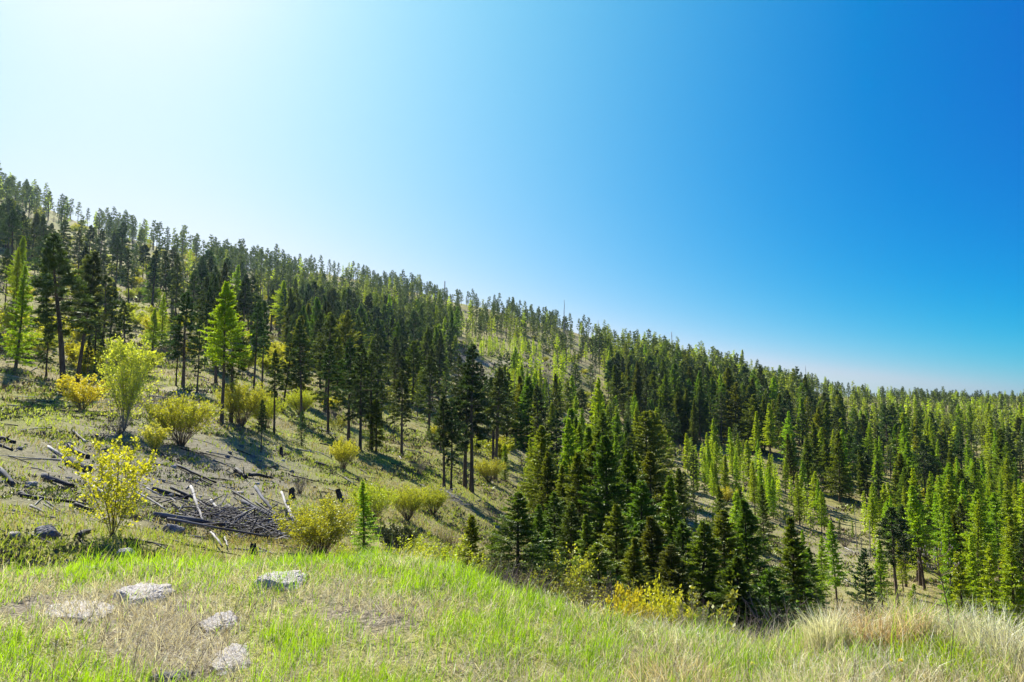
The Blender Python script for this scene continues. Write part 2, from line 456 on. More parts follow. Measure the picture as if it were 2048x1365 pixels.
green = np.clip(bench * green_amount(PXg, PYg, Rg, XX, YY), 0, 1)
hillg = np.clip(0.30 + 1.5 * (n2 - 0.5) + 0.9 * blob(60, 830, 110, 22) + 0.5 * blob(30, 790, 300, 18)
                + 0.45 * blob(760, 960, 200, 90) + 0.4 * blob(640, 880, 130, 50) , 0, 1)
green = np.where(Rg > 9.5, hillg, green)
gravel = np.clip((1.35 * blob(420, 955, 190, 90) + 0.9 * blob(120, 960, 200, 90)) * (Rg > 9) * (0.55 + 0.9 * n1) + 0.9 * blob(960, 752, 70, 16) + 0.8 * blob(230, 885, 120, 40) + 0.8 * blob(350, 820, 45, 22)
                 + 0.5 * blob(1680, 1120, 60, 60), 0, 1) * (Rg > 9)
track = np.clip(1.2 * blob(990, 727, 75, 4.5) + 0.9 * blob(380, 782, 110, 7) + 0.5 * blob(330, 795, 60, 8) + (0.45 * blob(1420, 1040, 140, 110) + 0.35 * blob(1660, 1120, 110, 70) + 0.5 * blob(1150, 900, 120, 60) + 0.4 * blob(1250, 700, 150, 50)) * (0.3 + 1.2 * n2), 0, 1) * (Rg > 30)
rocky = np.clip(1.4 * blob(700, 702, 70, 22) + 1.3 * blob(820, 712, 70, 18) + 1.0 * blob(920, 715, 30, 10), 0, 1) * (Rg > 120)

V = np.stack([XX, YY, G], -1).reshape(-1, 3)
i, j = np.meshgrid(np.arange(len(PH) - 1), np.arange(NR - 1), indexing='ij')
a0 = i * NR + j
F = np.stack([a0, a0 + NR, a0 + NR + 1, a0 + 1], -1).reshape(-1, 4)[:, ::-1]


def ground_material():
    m, nt, out = new_mat('hillside_ground')
    N, Lk = nt.nodes, nt.links

    def attr(n):
        a = N.new('ShaderNodeAttribute'); a.attribute_name = n
        return a.outputs['Fac']

    tc = N.new('ShaderNodeTexCoord')

    def noise(s, d=6, r=0.6):
        n = N.new('ShaderNodeTexNoise'); n.inputs['Scale'].default_value = s; n.inputs['Detail'].default_value = d
        n.inputs['Roughness'].default_value = r
        Lk.new(tc.outputs['Object'], n.inputs[0])
        return n.outputs[0]

    def ramp(src, stops):
        c = N.new('ShaderNodeValToRGB')
        e = c.color_ramp.elements
        e[0].position, e[0].color = stops[0][0], (*stops[0][1], 1)
        e[1].position, e[1].color = stops[-1][0], (*stops[-1][1], 1)
        for p, col in stops[1:-1]:
            x = e.new(p); x.color = (*col, 1)
        Lk.new(src, c.inputs[0])
        return c.outputs[0]

    def mix(f, a, b):
        n = N.new('ShaderNodeMix'); n.data_type = 'RGBA'
        Lk.new(f, n.inputs[0]); Lk.new(a, n.inputs[6]); Lk.new(b, n.inputs[7])
        return n.outputs[2]

    def mth(op, a, b, clamp=False):
        n = N.new('ShaderNodeMath'); n.operation = op; n.use_clamp = clamp
        for k, v in enumerate((a, b)):
            if isinstance(v, (int, float)):
                n.inputs[k].default_value = v
            else:
                Lk.new(v, n.inputs[k])
        return n.outputs[0]

    fine, mid, big = noise(9.0), noise(1.3), noise(0.16, 5)
    dry = ramp(fine, [(0.30, (0.10, 0.075, 0.040)), (0.5, (0.28, 0.235, 0.10)), (0.72, (0.46, 0.40, 0.20))])
    grn = ramp(mid, [(0.3, (0.10, 0.125, 0.014)), (0.5, (0.23, 0.265, 0.026)), (0.7, (0.36, 0.37, 0.05))])
    gf = mth('ADD', attr('green'), mth('MULTIPLY', mth('SUBTRACT', mid, 0.5), 1.6), True)
    c = mix(gf, dry, grn)
    duff = ramp(fine, [(0.35, (0.035, 0.026, 0.018)), (0.65, (0.15, 0.11, 0.07))])
    df = mth('MULTIPLY', mth('SUBTRACT', mid, 0.48), 5.0, True)
    df = mth('MULTIPLY', df, mth('MULTIPLY', mth('SUBTRACT', big, 0.34), 5.0, True), True)
    df = mth('MULTIPLY', df, attr('hill'))
    c = mix(df, c, duff)
    soil = ramp(noise(22.0, 8, 0.7), [(0.3, (0.06, 0.048, 0.034)), (0.5, (0.20, 0.165, 0.115)), (0.7, (0.40, 0.35, 0.27))])
    c = mix(attr('bare'), c, soil)
    grv = ramp(noise(5.0, 8, 0.75), [(0.3, (0.065, 0.058, 0.042)), (0.5, (0.20, 0.18, 0.125)), (0.66, (0.31, 0.285, 0.21)), (0.77, (0.46, 0.44, 0.39))])
    c = mix(mth('MULTIPLY', attr('gravel'), 0.95, True), c, grv)
    trk = ramp(fine, [(0.3, (0.27, 0.225, 0.15)), (0.7, (0.46, 0.40, 0.29))])
    c = mix(attr('track'), c, trk)
    rck = ramp(noise(0.7, 8, 0.7), [(0.3, (0.025, 0.025, 0.028)), (0.6, (0.10, 0.098, 0.095)), (0.75, (0.22, 0.21, 0.20))])
    c = mix(attr('rocky'), c, rck)
    p = N.new('ShaderNodeBsdfPrincipled'); p.inputs['Roughness'].default_value = 0.95
    p.inputs['Specular IOR Level'].default_value = 0.1
    Lk.new(c, p.inputs['Base Color'])
    bp = N.new('ShaderNodeBump'); bp.inputs['Strength'].default_value = 0.7; bp.inputs['Distance'].default_value = 0.12
    Lk.new(mth('ADD', noise(14.0, 4), mth('MULTIPLY', mid, 1.5)), bp.inputs['Height'])
    Lk.new(bp.outputs[0], p.inputs['Normal'])
    Lk.new(p.outputs[0], out.inputs[0])
    return m


hill_mask = sstep(9, 14, Rg)
me = make_mesh('terrain', V, F, [ground_material()], attrs={
    'green': green.ravel(), 'gravel': gravel.ravel(), 'track': track.ravel(), 'rocky': rocky.ravel(), 'bare': (bench * (1 - sstep(0.15, 0.55, green))).ravel(), 'hill': hill_mask.ravel()}, smooth=True)
tag(link('terrain', me), kind='structure')


# ---------------------------------------------------------------- plant builders (each returns meshes for its parts)
def conifer(seed, kind, nb, ns, nk, kl, kw, cb, R, wood=True, H=10.0, keep=1.0):
    """trunk (V,F) and crown (V,F,tint) of one conifer of height H with nb branches, ns twigs per branch, nk needle sprays per twig"""
    rng = np.random.default_rng(seed)
    n = 9
    t = np.linspace(0, 1, n)
    sway = np.cumsum(rng.normal(0, 0.012, (n, 2)), 0) * H * 0.35 * t[:, None]
    tp = np.stack([sway[:, 0], sway[:, 1], t * H], 1)
    tp[0, 2] = -0.5
    r0 = H * (0.0125 if kind != 'larch' else 0.010) + 0.02
    tr = r0 * (1 - t) ** 0.8 + 0.008
    tr[0] *= 1.35
    parts = [tube(tp, tr, 7, False)]
    # branches
    u = (np.arange(nb) + rng.uniform(0, 1, nb)) / nb
    if kind == 'pine':
        u = u ** 0.92
    h = (cb + (0.99 - cb) * u) * H
    az = np.arange(nb) * 2.39996 + rng.normal(0, 0.5, nb)
    if kind == 'pine':
        L = R * (1 - u) ** rng.uniform(0.6, 0.95) * np.minimum(1, 0.5 + 2.2 * u) * rng.uniform(0.5, 1.12, nb)
        gap = fbm(az * 1.3, h * 0.55, seed) < 0.36
        L = np.where(gap, L * 0.45, L)
        el = -0.12 + 0.62 * u + rng.normal(0, 0.16, nb)
        droop = -0.12
    elif kind == 'larch':
        L = R * (1 - u) ** 0.85 * np.minimum(1, 0.6 + 2.5 * u) * rng.uniform(0.6, 1.1, nb)
        el = -0.10 + 0.55 * u + rng.normal(0, 0.12, nb)
        droop = 0.05
    else:
        L = R * (1 - u) ** rng.uniform(0.62, 0.95) * np.minimum(1, 0.75 + 2.0 * u) * rng.uniform(0.62, 1.12, nb)
        gap = fbm(az * 1.1, h * 0.7, seed + 5) < 0.39
        L = np.where(gap, L * 0.5, L)
        el = -0.28 + 0.85 * u + rng.normal(0, 0.10, nb)
        droop = 0.10
    L *= 1 + rng.uniform(0.05, 0.30) * np.cos(az - rng.uniform(0, 6.28)) + rng.uniform(0.1, 0.45) * (fbm(az * 0.8 + 3, h * 0.35, seed + 9) - 0.5)
    L *= np.where(rng.uniform(0, 1, nb) < 0.07, 1.3, 1.0)
    L = np.maximum(L, 0.03 * R)
    bx = np.interp(h, tp[:, 2], tp[:, 0]); by = np.interp(h, tp[:, 2], tp[:, 1])
    B = np.stack([bx, by, h], 1)
    D = np.stack([np.cos(az) * np.cos(el), np.sin(az) * np.cos(el), np.sin(el)], 1)
    side = np.stack([-np.sin(az), np.cos(az), 0 * az], 1)
    upv = np.cross(D, side)
    upv *= np.sign(upv[:, 2:3] + 1e-6)

    def along(s, k=slice(None)):
        return B[k][:, None] + D[k][:, None] * (L[k][:, None] * s)[..., None] + np.array([0, 0, 1.0]) * (droop * L[k][:, None] * s * s)[..., None]

    if wood:
        big = np.nonzero(L > 0.25 * R)[0]
        for k in big[::1 if nb < 140 else 2]:
            s = np.array([[0.0, 0.5, 0.95]])
            pts = along(s, slice(k, k + 1))[0]
            rb = r0 * 0.20 * (L[k] / R) + 0.006
            parts.append(tube(pts, np.array([rb, rb * 0.65, rb * 0.2]), 3, False))
        # dead stubs below the crown
        for _ in range(int(10 * cb)):
            hh = rng.uniform(0.4, 1.0) * cb * H; a = rng.uniform(0, 6.28); ll = rng.uniform(0.15, 0.5) * R * 0.6
            p0 = np.array([np.interp(hh, tp[:, 2], tp[:, 0]), np.interp(hh, tp[:, 2], tp[:, 1]), hh])
            parts.append(tube([p0, p0 + np.array([math.cos(a), math.sin(a), rng.uniform(-.3, .2)]) * ll], np.array([0.018, 0.006]), 3, False))
    s0 = 0.40 if kind == 'pine' else (0.08 if kind == 'larch' else 0.14)
    s = s0 + (1 - s0) * (np.arange(ns)[None, :] + rng.uniform(0, 1, (nb, ns))) / ns
    P = along(s)                                              # nb, ns, 3
    sg = np.where(np.arange(ns)[None, :] % 2 == 0, 1.0, -1.0) * np.ones((nb, 1))
    ang = rng.normal(0.95, 0.25, (nb, ns)) * (1 - 0.65 * s)
    td = D[:, None] * np.cos(ang)[..., None] + side[:, None] * (np.sin(ang) * sg)[..., None] + upv[:, None] * rng.normal(0.08 if kind != 'pine' else 0.2, 0.22, (nb, ns))[..., None]
    td = unit(td)
    tl = L[:, None] * (0.36 if kind != 'larch' else 0.26) * (1.08 - s) + kl * 0.5
    q = rng.uniform(0.1, 1.0, (nb, ns, nk))
    KP = P[:, :, None] + td[:, :, None] * (tl[:, :, None] * q)[..., None]
    if kind == 'pine':
        kd = td[:, :, None] * 0.55 + rng.normal(0, 0.62, (nb, ns, nk, 3)) + np.array([0, 0, 0.25])
    elif kind == 'larch':
        kd = td[:, :, None] * 0.7 + rng.normal(0, 0.50, (nb, ns, nk, 3))
    else:
        kd = td[:, :, None] + rng.normal(0, 0.34, (nb, ns, nk, 3))
    kd = unit(kd).reshape(-1, 3)
    KP = KP.reshape(-1, 3)
    n = len(KP)
    size = np.repeat((0.55 + 0.45 * np.minimum(1, L / (0.35 * R))), ns * nk)
    kL = kl * rng.uniform(0.6, 1.25, n) * size
    kW = kw * rng.uniform(0.7, 1.3, n) * size
    KV, KF = kites(KP - kd * (kL * 0.3)[:, None], kd, kL, kW, rng, flat=0.25 if kind == 'fir' else 0.0)
    # leading shoot
    tint = 0.32 * np.repeat(rng.uniform(0, 1, nb), ns * nk) + 0.38 * np.repeat(s.ravel(), nk) * q.reshape(-1) + rng.uniform(0, 0.3, n)
    tint = np.repeat(np.clip(tint, 0, 1), 4)
    return merge(parts), (KV, KF, tint)


VAR = {}


def add_variant(key, seed, kind, *a, leaf=None, bark='bark', single=False, **k):
    (tv, tf), (kv, kf, tint) = conifer(seed, kind, *a, **k)
    lm = M[leaf or kind]
    if single:
        vv = np.concatenate([tv, kv]); ff = np.concatenate([tf, kf + len(tv)])
        mi = np.concatenate([np.zeros(len(tf)), np.ones(len(kf))])
        d = (make_mesh(kind + '_tree', vv, ff, [M[bark], lm], mi, {'tint': np.concatenate([np.zeros(len(tv)), tint])}),)
    else:
        d = (make_mesh('trunk', tv, tf, [M[bark]], smooth=True), make_mesh('crown', kv, kf, [lm], attrs={'tint': tint}))
    VAR.setdefault(key, []).append(d)


# (branches, twigs, sprays, spray length, spray width, crown base, radius) for height 10
for sd in range(7):
    add_variant('pine_near', 100 + sd, 'pine', 95, 13, 8, 0.30, 0.060, [0.37, 0.30, 0.45, 0.28, 0.40, 0.47, 0.32][sd], [1.9, 2.1, 1.7, 2.0, 1.6, 2.44, 1.72][sd])
    add_variant('pine_far', 150 + sd, 'pine', 60, 9, 4, 0.50, 0.15, [0.40, 0.50, 0.36, 0.56, 0.45, 0.60, 0.50][sd], [1.8, 1.5, 1.9, 1.4, 1.65, 1.75, 1.21][sd], wood=False, single=True)
    add_variant('larch_near', 200 + sd, 'larch', 150, 14, 8, 0.21, 0.058, [0.05, 0.10, 0.03, 0.28, 0.42, 0.14, 0.26][sd], [1.8, 1.6, 1.6, 1.8, 1.9, 1.87, 1.55][sd])
    add_variant('larch_far', 250 + sd, 'larch', 110, 10, 5, 0.32, 0.13, [0.05, 0.08, 0.03, 0.12, 0.2, 0.12, 0.12][sd], [1.75, 1.55, 1.6, 1.8, 1.9, 1.81, 1.55][sd], wood=False, single=True)
    add_variant('fir_near', 300 + sd, 'fir', 190, 18, 9, 0.28, 0.062, [0.04, 0.06, 0.08, 0.12, 0.04, 0.10, 0.12][sd], [2.7, 2.4, 2.2, 2.3, 3.0, 2.79, 1.97][sd])
    add_variant('fir_far', 350 + sd, 'fir', 85, 9, 4, 0.42, 0.13, [0.08, 0.16, 0.25, 0.12, 0.30, 0.21, 0.12][sd], [1.8, 1.6, 1.65, 1.95, 1.7, 1.87, 1.68][sd], wood=False, single=True)
add_variant('spruce_near', 400, 'fir', 120, 14, 6, 0.30, 0.075, 0.03, 3.0, leaf='spruce')
add_variant('spruce_near', 401, 'fir', 130, 14, 6, 0.30, 0.075, 0.03, 2.6, leaf='spruce')


def shrub(seed, H, nst, spread, nleaf, ll, lw, zone, bark, leaf, twigs=4, sides=3, round_top=True, trunk=False, wander=0.10):
    rng = np.random.default_rng(seed)
    parts, LP, LD, LT = [], [], [], []
    per = max(1, nleaf // (nst * (twigs + 1)))
    for k in range(nst):
        a = rng.uniform(0, 6.283); tl = spread * math.sqrt(rng.uniform(0.01, 1))
        hh = H * rng.uniform(0.72, 1.0) * (1 - (0.28 if round_top else 0.05) * (tl / max(spread, .01)) ** 2)
        s = np.linspace(0, 1, 6)
        base = np.array([math.cos(a), math.sin(a)]) * (0.05 * H * rng.uniform(0, 1) if not trunk else 0.02)
        out = tl * H * s ** 1.15
        w = np.cumsum(rng.normal(0, wander * H / 6, (6, 2)), 0) * s[:, None]
        pts = np.stack([base[0] + math.cos(a) * out + w[:, 0], base[1] + math.sin(a) * out + w[:, 1], hh * s - 0.05], 1)
        r0 = 0.0042 * H * rng.uniform(0.7, 1.3) * (1.15 if trunk else 1)
        parts.append(tube(pts, r0 * (1 - 0.85 * s), sides, False))
        segs = [(pts, 1.0)]
        for q in range(twigs):
            sq = rng.uniform(zone[0] * 0.8, 0.92)
            p0 = np.array([np.interp(sq, s, pts[:, c]) for c in range(3)])
            d = unit(np.array([math.cos(a) * tl, math.sin(a) * tl, 0.8]) + rng.normal(0, 0.45, 3))
            l2 = H * rng.uniform(0.12, 0.30) * (1.15 - sq)/0.6
            p2 = np.array([p0, p0 + d * l2 * 0.5 + rng.normal(0, .03, 3) * l2, p0 + d * l2 + np.array([0, 0, .1 * l2])])
            parts.append(tube(p2, np.array([r0 * .42, r0 * .28, r0 * .1]), 3, False))
            segs.append((p2, 0.0))
        for pts_, main in segs:
            lo = zone[0] if main else 0.1
            t = rng.uniform(lo, 1.0, per) ** 0.85
            ss = np.linspace(0, 1, len(pts_))
            p = np.stack([np.interp(t, ss, pts_[:, c]) for c in range(3)], 1)
            d = unit(rng.normal(0, 0.8, (per, 3)) + np.array([0, 0, 0.35]))
            LP.append(p + d * 0.01 * H); LD.append(d); LT.append(np.clip(0.2 + 0.5 * t + rng.uniform(-.3, .4, per), 0, 1))
    sv, sf = merge(parts)
    st = make_mesh('branches', sv, sf, [M[bark]], smooth=True)
    if not nleaf:
        return (st,)
    LP, LD, LT = np.concatenate(LP), np.concatenate(LD), np.concatenate(LT)
    n = len(LP)
    kv, kf = kites(LP, LD, ll * rng.uniform(0.6, 1.3, n), lw * rng.uniform(0.7, 1.3, n), rng)
    return (st, make_mesh('leaves', kv, kf, [M[leaf]], attrs={'tint': np.repeat(LT, 4)}))


SH = {
    'willow': [shrub(500 + k, 2.0, 85, 0.62, 10000, 0.060, 0.034, (0.40, 1), 'twig', 'willow', 6, wander=0.2) for k in range(3)],
    'goldbush': [shrub(520 + k, 2.0, 40, 0.55, 4200, 0.080, 0.050, (0.3, 1), 'twig', 'gold', 4) for k in range(2)],
    'farbush': [shrub(540 + k, 2.0, 20, 0.66, 2600, 0.13, 0.085, (0.2, 1), 'twig', 'willow', 6, wander=0.25) for k in range(3)],
    'farbare': [shrub(550 + k, 2.0, 26, 0.6, 0, 0, 0, (0.2, 1), 'greytwig', None, 7) for k in range(2)],
    'fargreen': [shrub(553 + k, 2.0, 22, 0.7, 2600, 0.085, 0.05, (0.15, 1), 'twig', 'olive', 6, wander=0.25) for k in range(2)],
    'aspen': [shrub(560, 4.0, 12, 0.27, 7000, 0.080, 0.066, (0.16, 1), 'palebark', 'aspen', 24, 5, False, True)],
    'limebush': [shrub(565, 2.0, 26, 0.50, 3600, 0.08, 0.065, (0.1, 1), 'palebark', 'aspen', 6)],
    'sapling': [shrub(570, 3.0, 9, 0.42, 2600, 0.085, 0.07, (0.10, 1), 'twig', 'gold', 16, 4, False, True)],
    'scraggly': [shrub(575, 3.0, 7, 0.36, 1300, 0.075, 0.05, (0.3, 1), 'twig', 'willow', 12, 4, False, True, 0.2)],
    'bare': [shrub(580 + k, 2.0, 60, 0.55, 0, 0, 0, (0.3, 1), 'greytwig', None, 6) for k in range(2)],
    'brown': [shrub(590, 2.0, 60, 0.36, 500, 0.04, 0.02, (0.5, 1), 'twig', 'willow', 5)],
    'juniper': [shrub(595, 1.2, 60, 1.1, 6500, 0.10, 0.045, (0.1, 1), 'twig', 'juniper', 5)],
}

# ---------------------------------------------------------------- named plants, one by one
PLACED = []          # (x, y, radius kept clear)
MARKS = []           # (px, py, phrase) landmarks that other labels may refer to
NAME = {'pine': 'pine_tree', 'fir': 'fir_tree', 'larch': 'larch_tree', 'spruce': 'spruce_tree'}


def put_conifer(kind, x, y, H, rotz, label, group=None, variant=0, near=True, lean=None, wide=1.0):
    z = float(ground(x, y))
    key = kind + ('_near' if near else '_far')
    d = VAR[key][variant % len(VAR[key])]
    s = H / 10.0
    sc = (s * wide, s * wide, s)
    if near:
        o = link(NAME[kind], None, None, (x, y, z), rotz, sc, lean)
        link('trunk', d[0], o); link('crown', d[1], o)
    else:
        o = link(NAME[kind], d[0], None, (x, y, z), rotz, sc, lean)
    tag(o, label, 'tree', group)
    return o


def conifer_at(kind, px, base, top, label, variant=0, wide=1.0, rng_=None, lean=None, mark=None, clear=1.5):
    """base: picture row of the visible foot, or ('r', metres) where the foot is hidden"""
    x, y = at_range(px, base[1]) if isinstance(base, tuple) else hit(px, base, 9.5)
    z = float(ground(x, y))
    H = height_to(x, y, z, top)
    if kind == 'fir' and isinstance(base, tuple):
        wide *= 1.22
    put_conifer(kind, x, y, H, (px * 0.37) % 6.28, label, None, variant, True, lean, wide)
    PLACED.append((x, y, clear))
    if mark:
        p = project(x, y, z + H / 2)
        MARKS.append((float(p[0]), float(p[1]), mark))


def shrub_at(key, name, px, base, top, label, variant=0, wide=1.0, cat='bush', mark=None, rng_=None, clear=1.0, r=None, parts=('branches', 'leaves'), ref=None):
    x, y = at_range(px, r) if r else hit(px, base, 9.5)
    z = float(ground(x, y))
    H = height_to(x, y, z, top)
    d = SH[key][variant % len(SH[key])]
    hh = {'aspen': 4.0, 'sapling': 3.0, 'scraggly': 3.0, 'juniper': 1.2}.get(key, 2.0) * 0.96
    s = H / hh
    o = link(name, None, None, (x, y, z), (px * 0.7) % 6.28, (s * wide, s * wide, s))
    for nm, m_ in zip(parts, d):
        link(nm, m_, o)
    tag(o, label, cat)
    PLACED.append((x, y, clear))
    if mark:
        p = project(x, y, z + H / 2)
        MARKS.append((float(p[0]), float(p[1]), mark))
    return o


CA = conifer_at
lean1 = (0.0, 0.10)
CA('pine', 128, 792, 470, 'bushy dark pine with a bare leaning trunk behind the low yellow bush', 0, 1.25, lean=lean1, mark='the leaning twin pines')
CA('pine', 152, 780, 505, 'second leaning pine with a bare trunk close beside the bushy dark pine', 2, 1.0, lean=lean1)
CA('pine', 204, 728, 552, 'pine with a broad tapering crown standing behind the lime aspen', 1, 1.15)
CA('pine', 218, 716, 566, 'slimmer pine close behind the broad pine above the lime aspen', 2)
CA('pine', 366, 775, 585, 'tall open pine with a straight bare trunk by the grassy track', 1, 1.2, mark='the open pine by the track')
CA('pine', 352, 772, 640, 'thin pine touching the open pine by the grassy track', 2, 0.8)
CA('pine', 394, 786, 640, 'slender straight pine between the open pine and the tall green larch', 3, 0.8)
CA('larch', 443, 850, 562, 'tall bright green larch with long level branches and bare lower trunk', 4, 1.0, mark='the tall green larch')
CA('pine', 462, 845, 600, 'dark pine crowding the right side of the tall green larch', 0, 1.0)
CA('larch', 18, 655, 470, 'slim bright green larch at the left edge above the grassy bench', 4, 0.68, lean=(0, 0.08), mark='the leaning larch above the bench')
CA('larch', 30, 680, 500, 'second green larch leaning beside the slim one above the bench', 3, 0.65, lean=(0, 0.06))
CA('pine', 92, 640, 470, 'pine with a dark slanting trunk upslope of the leaning larches', 1, 1.1, lean=(0, 0.08))
CA('pine', 113, 652, 500, 'thin pine just beside the dark slanting trunk', 4, 0.8)
CA('pine', 548, 868, 700, 'thin pine in front of the yellow bushes below the track', 2, 0.9)
CA('pine', 522, 905, 800, 'spindly little pine with sparse crown beside the shadowed bank', 4, 0.8)
CA('spruce', 603, 893, 822, 'small dense blue green spruce alone on the sunny grass slope', 0, 1.0, mark='the lone small spruce')
CA('pine', 656, 868, 690, 'pine with reddish twigs behind it above the lone small spruce', 3)
CA('pine', 697, 880, 678, 'dark pine leading the row of bare trunks above the yellow willows', 0, 1.1, mark='the row of bare pine trunks')
CA('pine', 720, 902, 690, 'second dark pine of the row of bare trunks above the willows', 1)
CA('pine', 743, 902, 705, 'short pine with hanging branches at the end of the trunk row', 3, 1.2)
CA('fir', 752, 905, 790, 'bushy green fir clothed low down below the row of pine trunks', 3, 1.1)
CA('pine', 803, 912, 742, 'pine with a forked shadow at its foot on the grass slope', 4, 1.2)
CA('pine', 888, 975, 790, 'pine with crooked lower trunk beside the dark paired pines', 2, 1.1)
CA('pine', 902, 981, 800, 'slim straight trunked pine just right of the crooked one', 3, 0.9)
CA('pine', 930, 975, 720, 'tall dark pine with a dense column of foliage above the gully', 0, 1.1, mark='the tall dark gully pines')
CA('pine', 943, 985, 690, 'twin of the tall dark gully pine with a bare pole below', 1, 1.0)
CA('pine', 976, 898, 762, 'pine with thin paired trunk on the brown slope above the yellow bush', 4)
CA('pine', 993, 888, 742, 'taller pine of the thin pair on the brown slope', 2)
# near firs along the gully
for q, (px, r, top, v, w, lab) in enumerate([
    (1108, 38, 985, 4, 1.1, 'shorter fir at the left foot of the gully stand'), (1140, 36, 1005, 0, 1.2, 'spreading fir behind the scraggly yellow sapling'),
    (1172, 33, 1030, 2, 1.2, 'fir just above the low bright green fir'), (1232, 34, 1010, 1, 1.2, 'skirted fir below the tallest gully fir'),
    (1305, 32, 1035, 3, 1.25, 'fir between the broad dark fir and the spire fir at ground level'), (1200, 56, 862, 0, 1.0, 'fir top left of the tallest gully fir'),
    (1300, 50, 905, 4, 1.0, 'fir rising behind the broad dark gully fir'), (1362, 36, 1045, 4, 1.2, 'small fir right of the spire fir'),
    (1100, 27, 1060, 1, 1.4, 'bright little fir between the bushy fir and the scraggly sapling'), (1265, 28, 1075, 2, 1.3, 'little fir above the golden bush'),
    (1340, 27, 1090, 0, 1.3, 'little fir above the smaller golden bush'), (1465, 30, 1110, 3, 1.3, 'low fir in front of the full dark fir'),
    (990, 24, 1060, 4, 1.2, 'small pale fir left of the young bushy fir')]):
    CA('fir', px, ('r', r), top, lab, v, w)
CA('fir', 1036, ('r', 20.0), 985, 'young bushy fir with spreading pale tips just beyond the green bank', 4, 1.35, mark='the young bushy fir by the bank')
CA('fir', 939, ('r', 17.0), 1030, 'tiny fir seedling with a long leader at the edge of the bank', 1, 0.9)
CA('fir', 1075, ('r', 29.0), 1010, 'small fir half hidden behind the young bushy fir', 0, 0.9)
CA('fir', 1195, ('r', 20.0), 1088, 'low bright green fir hugging the foot of the tall dark firs', 4, 1.5)
CA('fir', 1277, ('r', 36.0), 962, 'broad dark green fir with full skirts in the gully stand', 0, 1.15, mark='the broad dark gully fir')
CA('fir', 1338, ('r', 38.0), 952, 'narrow dark spire fir right beside the broad dark gully fir', 2, 0.85)
CA('fir', 1218, ('r', 43.0), 872, 'tallest brownish green fir of the gully stand', 1, 1.0, mark='the tallest gully fir')
CA('fir', 1250, ('r', 46.0), 900, 'dense fir tucked behind the tallest gully fir', 3, 0.95)
CA('fir', 1158, ('r', 45.0), 905, 'open fir showing its grey trunk in the gully stand', 3, 0.95)
CA('fir', 1125, ('r', 48.0), 930, 'fir with thin top between the open fir and the slender larch', 2, 0.9)
CA('fir', 1093, ('r', 50.0), 905, 'dark pointed fir at the left flank of the gully stand', 0, 0.85)
CA('larch', 1058, ('r', 58.0), 875, 'slender green larch against the brown slope beside the gully stand', 0, 0.9)
CA('larch', 1130, ('r', 62.0), 885, 'bright larch tip poking up behind the gully firs', 1, 0.9)
CA('fir', 1185, ('r', 50.0), 890, 'bushy topped fir in the middle of the gully stand', 4, 0.9)
CA('fir', 1400, ('r', 33.0), 1045, 'blue green fir leaning into its neighbour by the dry grass edge', 1, 1.2)
CA('fir', 1443, ('r', 35.0), 1020, 'full dark fir beyond the grey bare shrub', 0, 1.0, mark='the full dark fir by the grey shrub')
CA('fir', 1492, ('r', 38.0), 1000, 'open yellow green fir with knobbly branches near the dry grass', 3, 0.95)
CA('fir', 1578, ('r', 40.0), 1035, 'golden green fir showing a black trunk below its crown', 2, 1.0, mark='the golden green fir')
CA('fir', 1530, ('r', 30.0), 1140, 'stubby little fir low down among the dry grass', 4, 1.2)
CA('spruce', 1720, ('r', 47.0), 1098, 'small dense dark spruce at the lower end of the bare slope', 1, 0.95, mark='the small spruce on the bare slope')
CA('larch', 1600, ('r', 50.0), 1060, 'pale larch filling the gap right of the golden green fir', 2, 0.9)
CA('larch', 1420, 985, 890, 'tallest bright larch on the left of the sunlit larch grove', 0, 1.0, mark='the sunlit larch grove')
CA('larch', 1394, 985, 903, 'larch at the far left of the sunlit larch grove', 2, 0.9)
CA('larch', 1453, 985, 912, 'third bright larch along the sunlit larch grove', 1, 0.95)
CA('larch', 1473, 990, 903, 'fourth larch of the grove standing behind the orange yellow bush', 2, 1.0)
CA('larch', 1392, 1063, 1012, 'thin young larch like a green candle below the larch grove', 0, 0.8)
CA('larch', 1427, 1067, 1014, 'middle one of the three candle thin young larches', 1, 0.8)
CA('larch', 1463, 1067, 1024, 'yellowish candle thin young larch nearest the golden fir', 2, 0.85)
CA('larch', 1680, 1076, 1038, 'little larch on the shadow edge of the bare slope', 0, 0.9)
CA('larch', 1706, 1077, 1042, 'second little larch on the shadow edge by the dead trunks', 2, 0.9)
CA('pine', 1799, ('r', 72.0), 1012, 'pine with a very long bare pole trunk left of the weed stalk', 2, 1.0, mark='the long poled pines')
CA('pine', 1827, ('r', 74.0), 978, 'tall pine with a long bare trunk directly behind the weed stalk', 1, 1.1)
CA('pine', 1912, ('r', 82.0), 1006, 'sparse grey green pine right of the weed stalk with two bare poles', 2, 1.0)
CA('pine', 1938, ('r', 80.0), 1020, 'partner pine leaning next to the sparse grey green one', 4, 0.8)
CA('larch', 1985, ('r', 85.0), 985, 'bright full larch with a dark pole trunk near the right edge', 3, 1.2, mark='the full larch near the right edge')
CA('larch', 1895, ('r', 110.0), 925, 'larch with a bare trunk and a bright top above the long poled pines', 4, 1.1)
CA('larch', 1910, ('r', 50.0), 1105, 'broad young larch filling the hollow behind the dry grass', 0, 1.3)
CA('larch', 2010, ('r', 48.0), 1090, 'feathery larch at the right edge behind the dry grass', 1, 1.3)
CA('larch', 1965, ('r', 56.0), 1085, 'short larch between the two feathery hollow larches', 2, 1.2)
CA('larch', 727, 1112, 962, 'little larch sapling with a brown stem beside the round willow', 0, 1.45, mark='the little larch sapling')
CA('larch', 1010, 962, 888, 'pale young larch beside the yellow bush on the gully slope', 2, 1.6)

